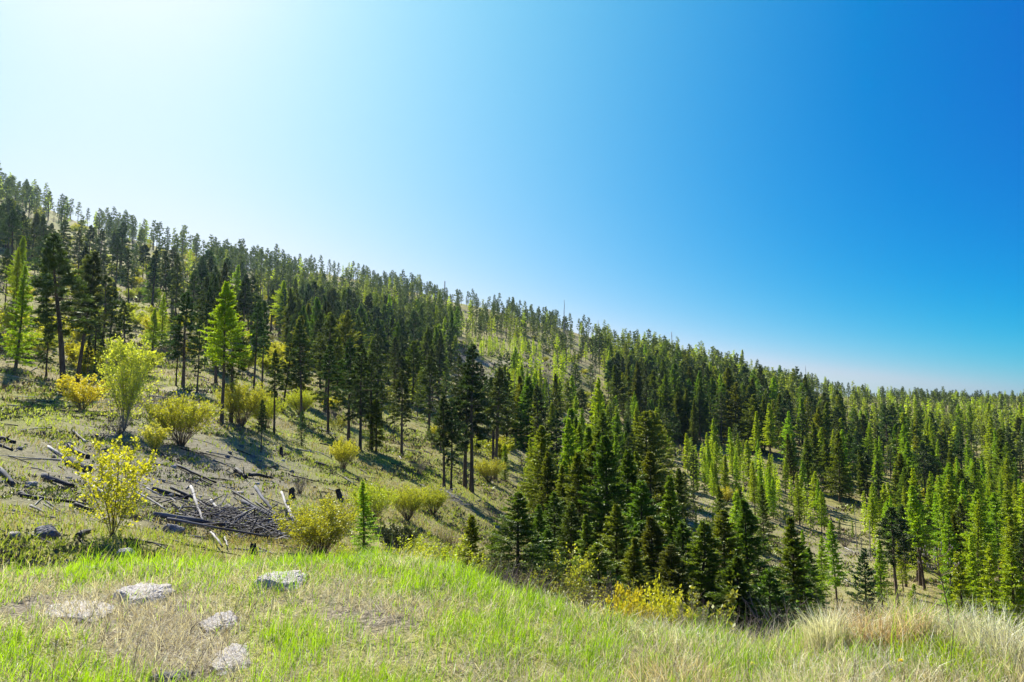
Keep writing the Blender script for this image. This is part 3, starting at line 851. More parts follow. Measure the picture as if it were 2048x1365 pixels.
SA = shrub_at
SA('willow', 'willow_bush', 640, 1118, 985, 'big round yellow willow beside the log pile', 0, 1.12, mark='the big round willow')
SA('willow', 'willow_bush', 743, 1048, 955, 'yellow willow just behind the little larch sapling', 1, 0.9, mark='the yellow willow row')
SA('willow', 'willow_bush', 815, 1042, 962, 'middle yellow willow of the row below the grass slope', 2, 0.85)
SA('willow', 'willow_bush', 866, 1032, 966, 'last yellow willow of the row nearest the gully', 0, 0.85)
SA('willow', 'willow_bush', 688, 938, 870, 'small thin willow on the open grass slope', 1, 0.75)
SA('willow', 'willow_bush', 362, 892, 778, 'large olive yellow willow in front of the tall pines', 2, 1.0, mark='the large olive willow')
SA('willow', 'willow_bush', 482, 852, 752, 'tall yellow willow behind the tall green larch', 0, 0.9)
SA('willow', 'willow_bush', 528, 858, 775, 'looser yellow willow right of the tall green larch', 1, 0.8)
SA('willow', 'willow_bush', 600, 832, 772, 'yellow willow on the slope above the lone small spruce', 2, 0.9)
SA('willow', 'willow_bush', 978, 965, 912, 'bright yellow willow clump on the gully slope below the dark pines', 0, 1.1)
SA('goldbush', 'yellow_bush', 165, 822, 738, 'low golden bush at the foot of the leaning twin pines', 0, 1.15, mark='the low golden bush')
SA('goldbush', 'yellow_bush', 1456, 1008, 968, 'orange yellow bush in front of the larch grove', 1, 1.0)
SA('aspen', 'aspen_tree', 248, 862, 655, 'lime yellow aspen with pale stems above the gravel bank', 0, 0.85, 'tree', mark='the lime aspen', parts=('trunk', 'leaves'))
SA('limebush', 'lime_bush', 306, 902, 838, 'pale lime bush between the aspen and the large olive willow', 0, 1.0)
SA('sapling', 'aspen_sapling', 225, 1072, 862, 'straggly sapling with scattered golden leaves among the fallen logs', 0, 1.0, 'sapling', mark='the golden sapling', parts=('trunk', 'leaves'))
SA('scraggly', 'yellow_sapling', 1128, None, 1058, 'scraggly yellow sapling between the bushy fir and the low bright fir', 0, 1.0, 'sapling', r=19.0, parts=('trunk', 'leaves'))
SA('goldbush', 'yellow_bush', 1258, None, 1148, 'golden bush rising over the bank edge in front of the broad dark fir', 0, 0.55, r=11.0)
SA('goldbush', 'yellow_bush', 1318, None, 1150, 'smaller golden bush rising over the bank edge beside the grey shrub', 1, 0.6, r=11.5)
SA('bare', 'bare_shrub', 1372, None, 1180, 'grey leafless shrub rising over the bank edge among dry grass', 0, 1.0, r=9.5, parts=('branches',))
SA('bare', 'bare_shrub', 600, 988, 938, 'grey brown leafless shrub on the slope above the round willow', 1, 0.9, parts=('branches',))
SA('brown', 'brown_shrub', 892, 1118, 1042, 'upright brown shrub at the mouth of the gully', 0, 1.0)
SA('bare', 'bare_shrub', 700, 905, 868, 'pinkish leafless shrub beneath the row of bare pine trunks', 0, 0.9, parts=('branches',))
SA('bare', 'bare_shrub', 840, 950, 905, 'purplish leafless shrub on the shadowed grass slope', 1, 1.0, parts=('branches',))
SA('bare', 'bare_shrub', 1690, 1095, 1062, 'pale pinkish leafless shrub by the dead trunks', 0, 1.3, parts=('branches',))
SA('juniper', 'juniper_bush', 790, 1105, 1045, 'dark spreading juniper on the bank behind the willow row', 0, 0.8)
SA('bare', 'bare_shrub', 240, 872, 815, 'brown leafless shrub at the foot of the lime aspen', 1, 1.0, parts=('branches',))
SA('willow', 'willow_bush', 80, 715, 655, 'thin olive willow on the shadowed slope under the slanting pines', 1, 1.0)
SA('bare', 'bare_shrub', 345, 718, 668, 'grey leafless thicket behind the open pine', 0, 1.2, parts=('branches',))
SA('goldbush', 'yellow_bush', 302, 672, 622, 'golden bush among the pine trunks upslope of the open pine', 1, 1.0)

# ---------------------------------------------------------------- forest: zones of the hillside, given by the foot of the trees
def inpoly(px, py, poly):
    c = False
    n = len(poly)
    for a in range(n):
        x1, y1 = poly[a]; x2, y2 = poly[a - 1]
        if (y1 > py) != (y2 > py) and px < (x2 - x1) * (py - y1) / (y2 - y1) + x1:
            c = not c
    return c


# polygon, trees per hectare, (pine, fir, larch) shares, heights, wording, yellow bushes per hectare
ZONES = [
    ([(1520, 1055), (1700, 1085), (1775, 1195), (1600, 1195)], 0, (1, 0, 0), (8, 9), 'on the bare slope', 0),
    ([(270, 760), (430, 760), (430, 900), (270, 900)], 0, (1, 0, 0), (8, 9), '', 0),
    ([(935, 692), (1085, 696), (1085, 718), (940, 722)], 560, (.08, .17, .75), (3.5, 6.5), 'in the larch clump above the dirt road', 30),
    ([(1010, 742), (1130, 750), (1130, 835), (1010, 815)], 520, (.05, .1, .85), (6, 10), 'in the larch clump below the dirt road', 20),
    ([(915, 718), (1050, 718), (1040, 790), (915, 770)], 0, (1, 0, 0), (8, 9), '', 0),
    ([(1380, 935), (1480, 925), (1660, 1035), (1660, 1085), (1540, 1045), (1380, 985)], 1300, (.02, .05, .93), (4, 7.5), 'in the sunlit larch grove', 10),
    ([(1190, 700), (1490, 765), (1520, 890), (1380, 900), (1230, 850)], 500, (.42, .53, .05), (12, 16.5), 'in the dark stand across the gully', 10),
    ([(1450, 760), (1560, 790), (1700, 880), (1700, 930), (1500, 905)], 470, (.45, .45, .1), (11, 15), 'in the dark stand across the gully', 10),
    ([(-60, 300), (560, 520), (620, 590), (560, 700), (330, 680), (0, 600), (-60, 600)], 225, (.84, .1, .04), (8, 14.5), 'in the dense pine forest on the high slope', 260),
    ([(-60, 600), (0, 600), (330, 680), (560, 700), (610, 760), (430, 790), (-60, 790)], 140, (.80, .06, .14), (7, 14), 'on the open wooded slope', 220),
    ([(560, 590), (760, 600), (900, 650), (925, 715), (890, 800), (640, 770), (560, 700)], 500, (.62, .36, .02), (8.5, 14), 'in the dark central forest', 35),
    ([(560, 540), (1100, 630), (1120, 690), (900, 650), (760, 605), (600, 600)], 260, (.85, .1, .05), (6, 13), 'on the open ridge', 110),
    ([(1060, 620), (1540, 745), (1480, 800), (1250, 760), (1040, 705)], 155, (.7, .2, .1), (6, 14), 'on the right hand ridge', 90),
    ([(560, 770), (640, 770), (900, 800), (1040, 830), (1060, 950), (950, 960), (800, 900), (650, 880), (560, 830)], 230, (.52, .44, .04), (5.5, 11.5), 'on the grassy middle slope', 190),
    ([(1040, 815), (1230, 850), (1380, 900), (1390, 1000), (1060, 990)], 330, (.25, .40, .35), (8, 12), 'on the slope behind the gully stand', 50),
    ([(1060, 990), (1390, 1000), (1380, 1120), (1060, 1100)], 520, (.1, .75, .15), (6, 10), 'in the gully stand', 10),
    ([(1480, 760), (2100, 800), (2100, 845), (1700, 860), (1540, 800)], 180, (.55, .3, .15), (8, 12), 'on the low ridge to the right', 110),
    ([(1540, 800), (1700, 860), (2100, 845), (2100, 1010), (1760, 1030), (1640, 1010), (1520, 905)], 520, (.30, .42, .28), (6, 13.5), 'in the mixed forest on the right', 60),
    ([(1700, 1010), (1760, 1030), (2100, 1010), (2100, 1230), (1820, 1200), (1760, 1140)], 800, (.08, .14, .78), (5, 10), 'in the larch hollow on the right', 40),
    ([(1060, 1100), (1390, 1110), (1400, 1300), (1030, 1300)], 420, (0, .85, .15), (3, 7), 'in the gully bottom', 160),
    ([(930, 1040), (1060, 1050), (1060, 1230), (960, 1180)], 160, (0, .85, .15), (2, 4), 'at the mouth of the gully', 260),
    ([(1400, 1200), (2100, 1230), (2100, 1330), (1400, 1330)], 300, (.1, .45, .45), (4, 8), 'in the gully bottom', 120),
    ([(1380, 1060), (1560, 1060), (1640, 1180), (1420, 1200)], 110, (.2, .5, .3), (5, 9), 'beyond the dry grass', 25),
]
rs = np.random.default_rng(5)
NC = 110000
rmin, rmax = 24.0, 820.0
r_ = np.sqrt(rs.uniform(0, 1, NC) * (rmax ** 2 - rmin ** 2) + rmin ** 2)
r_ = np.where(rs.uniform(0, 1, NC) < 0.5, rs.uniform(rmin, rmax, NC), r_)
pdf = 0.5 * 2 * r_ / (rmax ** 2 - rmin ** 2) + 0.5 / (rmax - rmin)       # over r; per radian
p0, p1 = math.atan2(-1024 / FPX, 1) - 0.05, math.atan2(1024 / FPX, 1) + 0.04
ph_ = rs.uniform(p0, p1, NC)
cx, cyv = r_ * np.sin(ph_), r_ * np.cos(ph_)
czv = ground(cx, cyv)
cpx, cpy = project(cx, cyv, czv)
# what hides behind the ridge is left out
rr_ = np.exp(np.linspace(math.log(9), math.log(rmax), 500))
RPH = np.linspace(p0, p1, 300)
el_ = np.array([(ground(rr_ * math.sin(a), rr_ * math.cos(a)) - CAMZ) / rr_ for a in RPH])
el_max = np.maximum.accumulate(el_, 1)
fi_ = np.clip(((ph_ - p0) / (p1 - p0) * 299).astype(int), 0, 299)
fj_ = np.clip(np.searchsorted(rr_, r_) - 1, 0, 499)
hidden = (el_max[fi_, fj_] - (czv - CAMZ) / r_) * r_          # metres of trunk hidden by nearer ground
LZ = (2, 3, 5)
per_m2 = NC * pdf / (p1 - p0) / r_                             # candidates per square metre
clump = 0.12 + 1.75 * sstep(0.38, 0.62, fbm(cx / 15, cyv / 15, 71))
ridgeclump = sstep(0.42, 0.58, fbm(cx / 22, cyv / 22, 171))
U1, U2, U3 = rs.uniform(0, 1, NC), rs.uniform(0, 1, NC), rs.uniform(0, 1, NC)
cells = {}


def free(x, y, d):
    ix, iy = int(x // 3), int(y // 3)
    for a in (-1, 0, 1):
        for b in (-1, 0, 1):
            for (qx, qy) in cells.get((ix + a, iy + b), ()):
                if (qx - x) ** 2 + (qy - y) ** 2 < d * d:
                    return False
    return True


for (x, y, c_) in PLACED:
    cells.setdefault((int(x // 3), int(y // 3)), []).append((x, y))
trees, bushes = [], []
for k in range(NC):
    if hidden[k] > 4.0 or not (-70 < cpx[k] < 2110):
        continue
    for zi, (poly, dens, mixs, hh, word, bd) in enumerate(ZONES):
        if inpoly(cpx[k], cpy[k], poly):
            break
    else:
        if cpy[k] > 1000 or r_[k] < 60 or zi < 0:
            continue
        zi, dens, mixs, hh, bd = -1, 110, (.7, .2, .1), (8, 12), 25
    pt = dens / 1e4 * (1.1 if dens >= 500 else (0.05 + 1.6 * ridgeclump[k] if 'ridge' in ZONES[zi][4] or 'high slope' in ZONES[zi][4] else clump[k])) / per_m2[k]
    pb = bd / 1e4 / per_m2[k]
    if U1[k] < pt:
        x, y = float(cx[k]), float(cyv[k])
        sp = 'pine' if U2[k] < mixs[0] else ('fir' if U2[k] < mixs[0] + mixs[1] else 'larch')
        if not free(x, y, 1.1 if sp == 'larch' else 1.9):
            continue
        H = hh[0] + (hh[1] - hh[0]) * U3[k]
        if rs.uniform() < 0.30:
            H *= rs.uniform(0.35, 0.8)
        elif rs.uniform() < 0.08:
            H *= rs.uniform(1.1, 1.25)
        cells.setdefault((int(x // 3), int(y // 3)), []).append((x, y))
        depth = y
        trees.append([sp, x, y, float(czv[k]), H, H * FPX / depth, float(cpx[k]), float(cpy[k]), zi])
    elif U1[k] < pt + pb:
        x, y = float(cx[k]), float(cyv[k])
        if free(x, y, 1.2):
            bushes.append([x, y, float(czv[k]), rs.uniform(1.4, 3.8), float(cpx[k]), float(cpy[k]), zi])

_T = 'first second third fourth fifth sixth seventh eighth ninth tenth eleventh twelfth thirteenth fourteenth fifteenth sixteenth seventeenth eighteenth nineteenth twentieth'.split()
_T += ['twenty-' + w for w in _T[:9]] + ['thirtieth'] + ['thirty-' + w for w in _T[:9]] + ['fortieth'] + ['forty-' + w for w in _T[:9]]
ORD = ['closest'] + [w + ' closest' for w in _T[1:]]
MARKS += [(985, 727, 'the dirt road'), (745, 705, 'the dark rock band'), (1060, 640, 'the long bare pole'), (1300, 700, 'the ridge shoulder'), (640, 540, 'the ridge bump'),
          (1650, 1100, 'the bare slope'), (1870, 1150, 'the tall dead weed'), (1560, 870, 'the shadowed trunks'), (1860, 800, 'the low ridge end')]


def where(px, py, marks=None):
    """(landmark, direction, distance) of the nearest landmark in view"""
    best = min(marks or MARKS, key=lambda m: (m[0] - px) ** 2 + (1.3 * (m[1] - py)) ** 2)
    dx, dy = px - best[0], py - best[1]
    h = 'left of' if dx < 0 else 'right of'
    v = 'above' if dy < 0 else 'below'
    if abs(dx) > 2.2 * abs(dy):
        d = h
    elif abs(dy) > 2.2 * abs(dx):
        d = v
    else:
        d = ('upper ' if dy < 0 else 'lower ') + h
    return best[2], d, math.hypot(dx, dy)


def single_out(items, noun, marks=None):
    """items: [(key, px, py, adjective, group words)] -> {key: (label, group or None)}; counted outwards from landmarks, the farthest share a label"""
    bins, out = {}, {}
    for key, px, py, adj, gw in items:
        mk, d, dist = where(px, py, marks)
        bins.setdefault((mk, d), []).append((dist, key, adj, gw))
    for (mk, d), rows in bins.items():
        rows.sort()
        for q, (dist, key, adj, gw) in enumerate(rows):
            if q < len(ORD) and noun:
                out[key] = f'{noun} {d} {mk}, {ORD[q]}'
            else:
                out[key] = f'{adj} {noun} {gw}'
    return out


WORD = {'pine': 'dark pine', 'fir': 'dense fir', 'larch': 'light green larch'}
FAM = {'pine': 'pines', 'fir': 'firs', 'larch': 'larches'}
leftover = []
for sp in ('pine', 'fir', 'larch'):
    rows = sorted([t for t in trees if t[0] == sp], key=lambda t: -t[5])
    keep = rows[:258 if sp != 'larch' else 250]
    leftover += rows[len(keep):]
    items = []
    for q, t in enumerate(keep):
        pc = project(t[1], t[2], t[3] + t[4] * 0.5)
        w = ZONES[t[8]][4] if t[8] >= 0 and ZONES[t[8]][4] else 'scattered over the hillside'
        items.append((q, float(pc[0]), float(pc[1]), 'one', w))
    labs = single_out(items, WORD[sp])
    for q, t in enumerate(keep):
        w = items[q][4]
        lab = labs[q]
        if lab.startswith('one '):
            lab = f'{WORD[sp]} standing {w}'
        put_conifer(sp, t[1], t[2], t[4], rs.uniform(0, 6.28), lab, f'{FAM[sp]} {w}', int(rs.integers(0, 7)), t[5] > 95,
                    (rs.normal(0, .03), rs.normal(0, .03)), rs.uniform(0.75, 1.3))

# the farther trees that are past counting: one mass
vs_, fs_, ms_, ts_, off = [], [], [], [], 0
for k in range(3):
    for (sp, si) in (('pine', 0), ('fir', 1), ('larch', 2)):
        add_variant('mass_' + sp, 700 + k * 3 + si, sp, 34, 6, 2, 0.75, 0.26, [0.32, 0.2, 0.1][si], [1.8, 1.7, 1.4][si], wood=False, single=True)
for t in leftover:
    md = VAR['mass_' + t[0]][int(rs.integers(0, 3))][0]
    n = len(md.vertices)
    co = np.empty(n * 3, np.float32); md.vertices.foreach_get('co', co)
    fv = np.empty(len(md.polygons) * 3, np.int32); md.loops.foreach_get('vertex_index', fv)
    mi = np.empty(len(md.polygons), np.int32); md.polygons.foreach_get('material_index', mi)
    ti = np.empty(n, np.float32); md.attributes['tint'].data.foreach_get('value', ti)
    a = rs.uniform(0, 6.28); s = t[4] / 10
    co = co.reshape(-1, 3) * s
    co = np.stack([co[:, 0] * math.cos(a) - co[:, 1] * math.sin(a) + t[1], co[:, 0] * math.sin(a) + co[:, 1] * math.cos(a) + t[2], co[:, 2] + t[3]], 1)
    vs_.append(co); fs_.append(fv.reshape(-1, 3) + off); off += n
    ms_.append(np.where(mi == 0, 0, {'pine': 1, 'fir': 2, 'larch': 3}[t[0]]))
    ts_.append(np.clip(ti + rs.uniform(-.25, .25), 0, 1))
if vs_:
    tag(link('forest', make_mesh('forest', np.concatenate(vs_), np.concatenate(fs_), [M['bark'], M['pine'], M['fir'], M['larch']], np.concatenate(ms_), {'tint': np.concatenate(ts_)})),
        'more distant conifers massed on the hillside between the single trees', None, None, 'stuff')
print('trees', len(trees), 'leftover', len(leftover), 'bushes', len(bushes), {s: sum(t[0] == s for t in trees) for s in FAM})

# yellow bushes scattered over the slopes
bushes.sort(key=lambda b: -b[3] / math.hypot(b[0], b[1]))
bushes = bushes[:520]
KINDS = [('farbush', 'hillside_bush', 'yellow green bush', 'yellow bushes', 0.56), ('farbare', 'bare_bush', 'grey leafless bush', 'leafless bushes', 0.80),
         ('fargreen', 'green_bush', 'olive green bush', 'green bushes', 1.01)]
kb = [[k for k in (range(3) if math.hypot(b[0], b[1]) > 75 else (1, 2)) if rs.uniform() < KINDS[k][4] or k == 2][0] for b in bushes]
for kk, (key, name, noun, fam, _) in enumerate(KINDS):
    sel = [b for b, k in zip(bushes, kb) if k == kk]
    items = [(q, b[4], b[5], 'one', (ZONES[b[6]][4] if b[6] >= 0 and ZONES[b[6]][4] else 'scattered over the hillside')) for q, b in enumerate(sel)]
    labs = single_out(items, noun)
    for q, b in enumerate(sel):
        lab = labs[q]
        if lab.startswith('one '):
            lab = f'small {noun} {items[q][4]}'
        d = SH[key][int(rs.integers(0, len(SH[key])))]
        s = b[3] / 2.0 * (0.8 if kk else 1.0) * (1.0 if math.hypot(b[0], b[1]) > 75 else 0.62)
        o = link(name, None, None, (b[0], b[1], b[2]), rs.uniform(0, 6.28), (s * rs.uniform(0.9, 1.3), s * rs.uniform(0.9, 1.3), s))
        for nm, m_ in zip(('branches', 'leaves'), d):
            link(nm, m_, o)
        tag(o, lab, 'bush', fam + ' ' + items[q][4])

# brush along the foot of the near bank
rb = np.random.default_rng(99)
bank = []
for q in range(46):
    px = rb.uniform(560, 1500) if q < 38 else rb.uniform(1500, 1900)
    er = float(np.interp(px, [560, 900, 1050, 1350, 1900], [9.5, 10.5, 11, 12, 16]))
    r = er + rb.uniform(0, 1) ** 1.5 * 13
    x, y = at_range(px, r)
    z = float(ground(x, y))
    er2 = float(np.interp(px, [560, 750, 900, 1050, 1200, 1350, 1500, 1900], [1112, 1112, 1125, 1170, 1195, 1215, 1225, 1200]))
    H = max(0.5, min(2.6, height_to(x, y, z, er2 - rb.uniform(5, 60))))
    kind = rb.choice(['bare', 'brown', 'fargreen', 'willow', 'bare', 'brown'])
    c = project(x, y, z + H * .7)
    bank.append((q, float(c[0]), float(c[1]), kind, x, y, z, H))
for kind, name, noun in (('bare', 'bare_bush', 'greyish leafless brush'), ('brown', 'brown_bush', 'upright brown brush'), ('fargreen', 'green_bush', 'olive brush'), ('willow', 'willow_bush', 'thin yellow green willow')):
    sel = [b for b in bank if b[3] == kind]
    labs = single_out([(b[0], b[1], b[2], 'one', 'below the near bank') for b in sel], noun)
    for b in sel:
        d = SH[kind][b[0] % len(SH[kind])]
        sc = b[7] / 1.9
        o = link(name, None, None, (b[4], b[5], b[6]), rb.uniform(0, 6.28), (sc * 1.15, sc * 1.15, sc))
        for nm, m_ in zip(('branches', 'leaves'), d):
            link(nm, m_, o)
        tag(o, labs[b[0]], 'bush', 'brush below the near bank')

# ---------------------------------------------------------------- dead standing trunks
def snag_mesh(seed, H=8.0, stubs=22):
    rng = np.random.default_rng(seed)
    t = np.linspace(0, 1, 9)
    sw = np.cumsum(rng.normal(0, 0.02, (9, 2)), 0) * H * 0.25
    tp = np.stack([sw[:, 0] * t, sw[:, 1] * t, t * H - 0.3], 1)
    parts = [tube(tp, 0.10 * (1 - 0.8 * t) + 0.012, 7)]
    for _ in range(stubs):
        h = rng.uniform(0.25, 0.98); a = rng.uniform(0, 6.28); l = rng.uniform(0.25, 1.0) * (1.15 - h)
        p0 = np.array([np.interp(h, t, tp[:, c]) for c in range(3)])
        p1 = p0 + np.array([math.cos(a), math.sin(a), rng.uniform(-.5, .3)]) * l * 0.6
        parts.append(tube([p0, p1, p1 + np.array([math.cos(a + .4), math.sin(a + .4), rng.uniform(-.6, .4)]) * l * 0.4], np.array([0.022, 0.013, 0.004]), 4, False))
    return make_mesh('dead_tree', *merge(parts), [M['deadwood']], smooth=True)


SNAG = [snag_mesh(800 + k) for k in range(4)]


def snag_at(px, base, top, label, v=0, lean=0.0, wide=1.0, group=None):
    x, y = at_range(px, base[1]) if isinstance(base, tuple) else hit(px, base, 12)
    z = float(ground(x, y))
    H = height_to(x, y, z, top)
    s = H / 7.7
    o = link('dead_tree', SNAG[v % 4], None, (x, y, z), px % 6.28, (s * wide, s * wide, s), (0, lean))
    tag(o, label, 'dead tree', group)


snag_at(1714, 1100, 1022, 'grey dead trunk with broken top above the small spruce', 0)
snag_at(1724, 1103, 1046, 'shorter grey dead trunk right beside the broken topped one', 1, 0.03)
snag_at(1741, 1118, 1040, 'dead trunk with pale tangled side twigs behind the small spruce', 2, -.02, 1.3)
snag_at(1759, 1134, 1052, 'leaning grey dead trunk nearest the long poled pines', 3, 0.05)
snag_at(1050, ('r', 48.0), 985, 'dead stick trunk left of the gully stand', 3)
snag_at(583, 905, 855, 'short bare dead stem on the grass near the lone small spruce', 0, 0.04, 0.7)
snag_at(318, 838, 782, 'crooked white dead sapling by the brushwood heap', 2, 0.08, 0.8)
snag_at(408, 740, 640, 'dead grey stem behind the open pine by the track', 1, 0.04, 0.7)
snag_at(638, 940, 913, 'bleached forked dead stem on the open grass slope', 3, -.05, 0.9)
for q, (px, by, ty, w) in enumerate([(888, 590, 563, 'highest of the ridge snags'), (1342, 712, 664, 'thin spike among the skyline pines'), (1614, 782, 732, 'leaning pole on the low ridge'),
                                     (1197, 690, 640, 'bare spike left of the dark stand'), (1128, 690, 600, 'long bare pole above the dirt road')]):
    snag_at(px, by, ty, f'dead grey trunk, {w}', q)

# grey dead trunks scattered through the forest
dsel = [t for t in leftover if 60 < t[5]] + [t for t in leftover if t[5] <= 60]
ditems = []
for q in range(36):
    t = dsel[(q * 7) % len(dsel)]
    x, y = t[1] + rs.uniform(-3, 3), t[2] + rs.uniform(-3, 3)
    z = float(ground(x, y)); H = rs.uniform(5, 12)
    c = project(x, y, z + H / 2)
    ditems.append((q, float(c[0]), float(c[1]), 'one', 'among the far conifers', x, y, z, H))
dl = single_out([d[:5] for d in ditems], 'bare dead trunk')
for q, px_, py_, _, _, x, y, z, H in ditems:
    o = link('dead_tree', SNAG[q % 4], None, (x, y, z), rs.uniform(0, 6.28), (H / 7.7 * 1.2, H / 7.7 * 1.2, H / 7.7), (rs.normal(0, .06), rs.normal(0, .06)))
    tag(o, dl[q], 'dead tree', 'dead trunks in the forest')

# ---------------------------------------------------------------- fallen logs
def log_mesh(seed, L, r, mats, bend=0.02, taper=0.35, stubs=2, sides=9):
    rng = np.random.default_rng(seed)
    n = 9
    t = np.linspace(0, 1, n)
    w = np.cumsum(rng.normal(0, bend, (n, 2)), 0) * L * 0.2
    w -= w[0] + (w[-1] - w[0]) * t[:, None]
    pts = np.stack([w[:, 0], w[:, 1], (t - 0.5) * L], 1)
    rad = r * (1 - taper * t) * rng.uniform(0.88, 1.12, n)
    parts = [tube(pts, rad, sides)]
    Vv = parts[0][0]
    Vv += rng.normal(0, r * 0.06, Vv.shape)
    for _ in range(stubs):
        q = rng.uniform(0.1, 0.9); a = rng.uniform(0, 6.28); l = r * rng.uniform(1.2, 3)
        p = np.array([np.interp(q, t, pts[:, c]) for c in range(3)])
        parts.append(tube([p, p + np.array([math.cos(a), math.sin(a), rng.uniform(-.4, .4)]) * l], np.array([r * .28, r * .12]), 5))
    Vm, Fm = merge(parts)
    zc = Vm[Fm].mean(1)[:, 2] / L
    mi = np.zeros(len(Fm))
    if len(mats) > 1:                                        # burnt end
        mi = (zc + fbm(Fm[:, 0] * 0.37, Fm[:, 1] * 0.21, seed) * 0.12 > 0.36).astype(int)
    return make_mesh('log', Vm, Fm, mats, mi, smooth=True)


from mathutils import Vector
GROUPL = 'logs lying on the left slope'


def log_at(p, q, thick, mats, label, lift=0.0, lift2=None, stubs=2, bend=0.015, name='fallen_log', cat='log', taper=0.35):
    x1, y1 = hit(*p, 9.5); x2, y2 = hit(*q, 9.5)
    r1 = math.hypot(x1, y1)
    rad = max(0.018, 0.62 * thick * math.hypot(x1, y1) / FPX / 2)
    a = Vector((x1, y1, float(ground(x1, y1)) + rad * 0.5 + lift))
    b = Vector((x2, y2, float(ground(x2, y2)) + rad * 0.4 + (lift if lift2 is None else lift2)))
    d = b - a
    o = link(name, log_mesh(int(p[0] * 7 + p[1]), d.length, rad, [M[m] for m in mats], bend, taper, stubs))
    o.location = (a + b) / 2
    o.rotation_mode = 'QUATERNION'
    o.rotation_quaternion = d.to_track_quat('Z', 'Y')
    tag(o, label, cat, GROUPL)


LG = log_at
LG((306, 1036), (482, 1062), 15, ['greylog'], 'thickest dark grey log along the foot of the log pile', 0.05, stubs=4)
LG((334, 1050), (538, 1085), 8, ['greylog'], 'long light grey pole lying in front of the thickest log', 0.12, stubs=1)
LG((304, 983), (376, 1003), 13, ['black'], 'short black log at the upper end of the log pile', 0.05)
LG((342, 985), (454, 1036), 9, ['black', 'greylog'], 'long charred log running down into the log pile', 0.12)
LG((380, 1002), (407, 1050), 8, ['bleached'], 'white bleached pole standing steeply against the log pile', 0.42, 0.05, 1)
LG((420, 1020), (459, 1053), 8, ['bleached'], 'second white bleached pole right of the steep one', 0.30, 0.08, 2)
LG((384, 1006), (429, 1040), 5, ['deadwood'], 'thin grey pole between the two white bleached poles', 0.18)
LG((484, 1024), (567, 1053), 11, ['greylog', 'black'], 'dark round log raised at the right of the log pile', 0.30, 0.05)
LG((509, 1000), (558, 1044), 10, ['greylog'], 'grey brown log slanting steeply behind the round willow', 0.42, 0.1)
LG((465, 993), (556, 1050), 7, ['black'], 'thin black log beneath the steep grey brown one', 0.15)
LG((511, 1018), (560, 1050), 6, ['black'], 'short thin black log crossing under the raised round log', 0.2)
LG((562, 1012), (586, 1052), 7, ['bleached'], 'pale upright pole half hidden by the round willow', 0.45, 0.1)
LG((576, 1030), (592, 1052), 5, ['bleached'], 'short pale pole poking out beside the round willow', 0.25, 0.1)
LG((478, 1051), (572, 1056), 7, ['black'], 'level black log at the foot of the heap near the round willow', 0.2)
LG((452, 1024), (486, 1042), 20, ['black'], 'stubby charred butt log in the middle of the pile', 0.1)
LG((490, 1035), (525, 1048), 15, ['greylog'], 'stubby grey block of log under the raised round log', 0.05)
LG((421, 1076), (444, 1108), 6, ['bleached', 'black'], 'white stick with a dark end sloping down to the green grass', 0.12)
LG((449, 1084), (456, 1103), 4, ['bleached'], 'tiny white stick just above the green grass edge', 0.1)
LG((354, 935), (432, 970), 8, ['black'], 'black log lying along the top of the gravel bank', 0.05)
LG((395, 960), (424, 974), 6, ['black'], 'short black branch below the log on the gravel bank', 0.05)
LG((632, 928), (661, 938), 9, ['black'], 'short dark log on the open grass slope', 0.05)
LG((690, 958), (712, 974), 6, ['black'], 'thin dark log near the leaning stump', 0.03)
LG((136, 929), (178, 947), 22, ['greylog'], 'stout grey log with a blackened end above the golden sapling', 0.06, taper=0.15)
LG((86, 959), (145, 980), 15, ['greylog', 'black'], 'smooth grey log charred at its lower end', 0.06)
LG((96, 898), (137, 924), 8, ['bleached'], 'pale split log lying up the slope', 0.05)
LG((0, 945), (27, 974), 12, ['greylog'], 'pale log cut off by the left picture edge', 0.05)
LG((40, 994), (184, 1013), 9, ['black'], 'long black sunken log across the lower slope', 0.02)
LG((188, 984), (244, 1024), 8, ['bleached'], 'pale log running down behind the golden sapling', 0.12)
LG((211, 951), (246, 975), 6, ['bleached'], 'thin pale log higher up behind the golden sapling', 0.12)
LG((266, 991), (331, 1033), 6, ['bleached'], 'long thin pale pole leading down to the thickest log', 0.15)
LG((293, 988), (322, 1004), 5, ['bleached'], 'short pale pole next to the short black log', 0.15)
LG((61, 1018), (89, 1031), 7, ['deadwood'], 'short weathered stick on the rough lower slope', 0.05)
LG((150, 1015), (187, 1028), 11, ['black', 'greylog'], 'short dark log beneath the golden sapling', 0.05)
LG((146, 866), (172, 888), 7, ['black', 'bleached'], 'straw coloured stick with a black tip on the upper bank', 0.05)
LG((120, 690), (205, 708), 6, ['greylog'], 'fallen grey trunk on the wooded slope behind the twin pines', 0.2)
LG((300, 895), (345, 925), 6, ['black'], 'thin dark branch beside the boulder line on the bank', 0.03)
LG((640, 860), (672, 872), 6, ['deadwood'], 'fallen grey stem above the lone small spruce', 0.05)
LG((770, 985), (825, 1008), 7, ['deadwood'], 'grey fallen trunk in the shade above the willow row', 0.05)
LG((893, 988), (925, 1008), 7, ['bleached'], 'pale fallen stem under the dark gully pines', 0.08)
LG((1640, 1075), (1672, 1090), 5, ['black'], 'thin dark log on the bare slope', 0.05)
LG((1690, 1098), (1712, 1108), 4, ['deadwood'], 'fallen stick by the dead trunks', 0.05)
LG((135, 897), (176, 918), 18, ['black'], 'flat charred slab of root above the stout grey log', 0.0, bend=0.05, stubs=6, name='charred_root', cat='root')
LG((0, 880), (30, 888), 14, ['black'], 'charred root lump at the left edge of the slope', 0.0, bend=0.05, stubs=6, name='charred_root', cat='root')
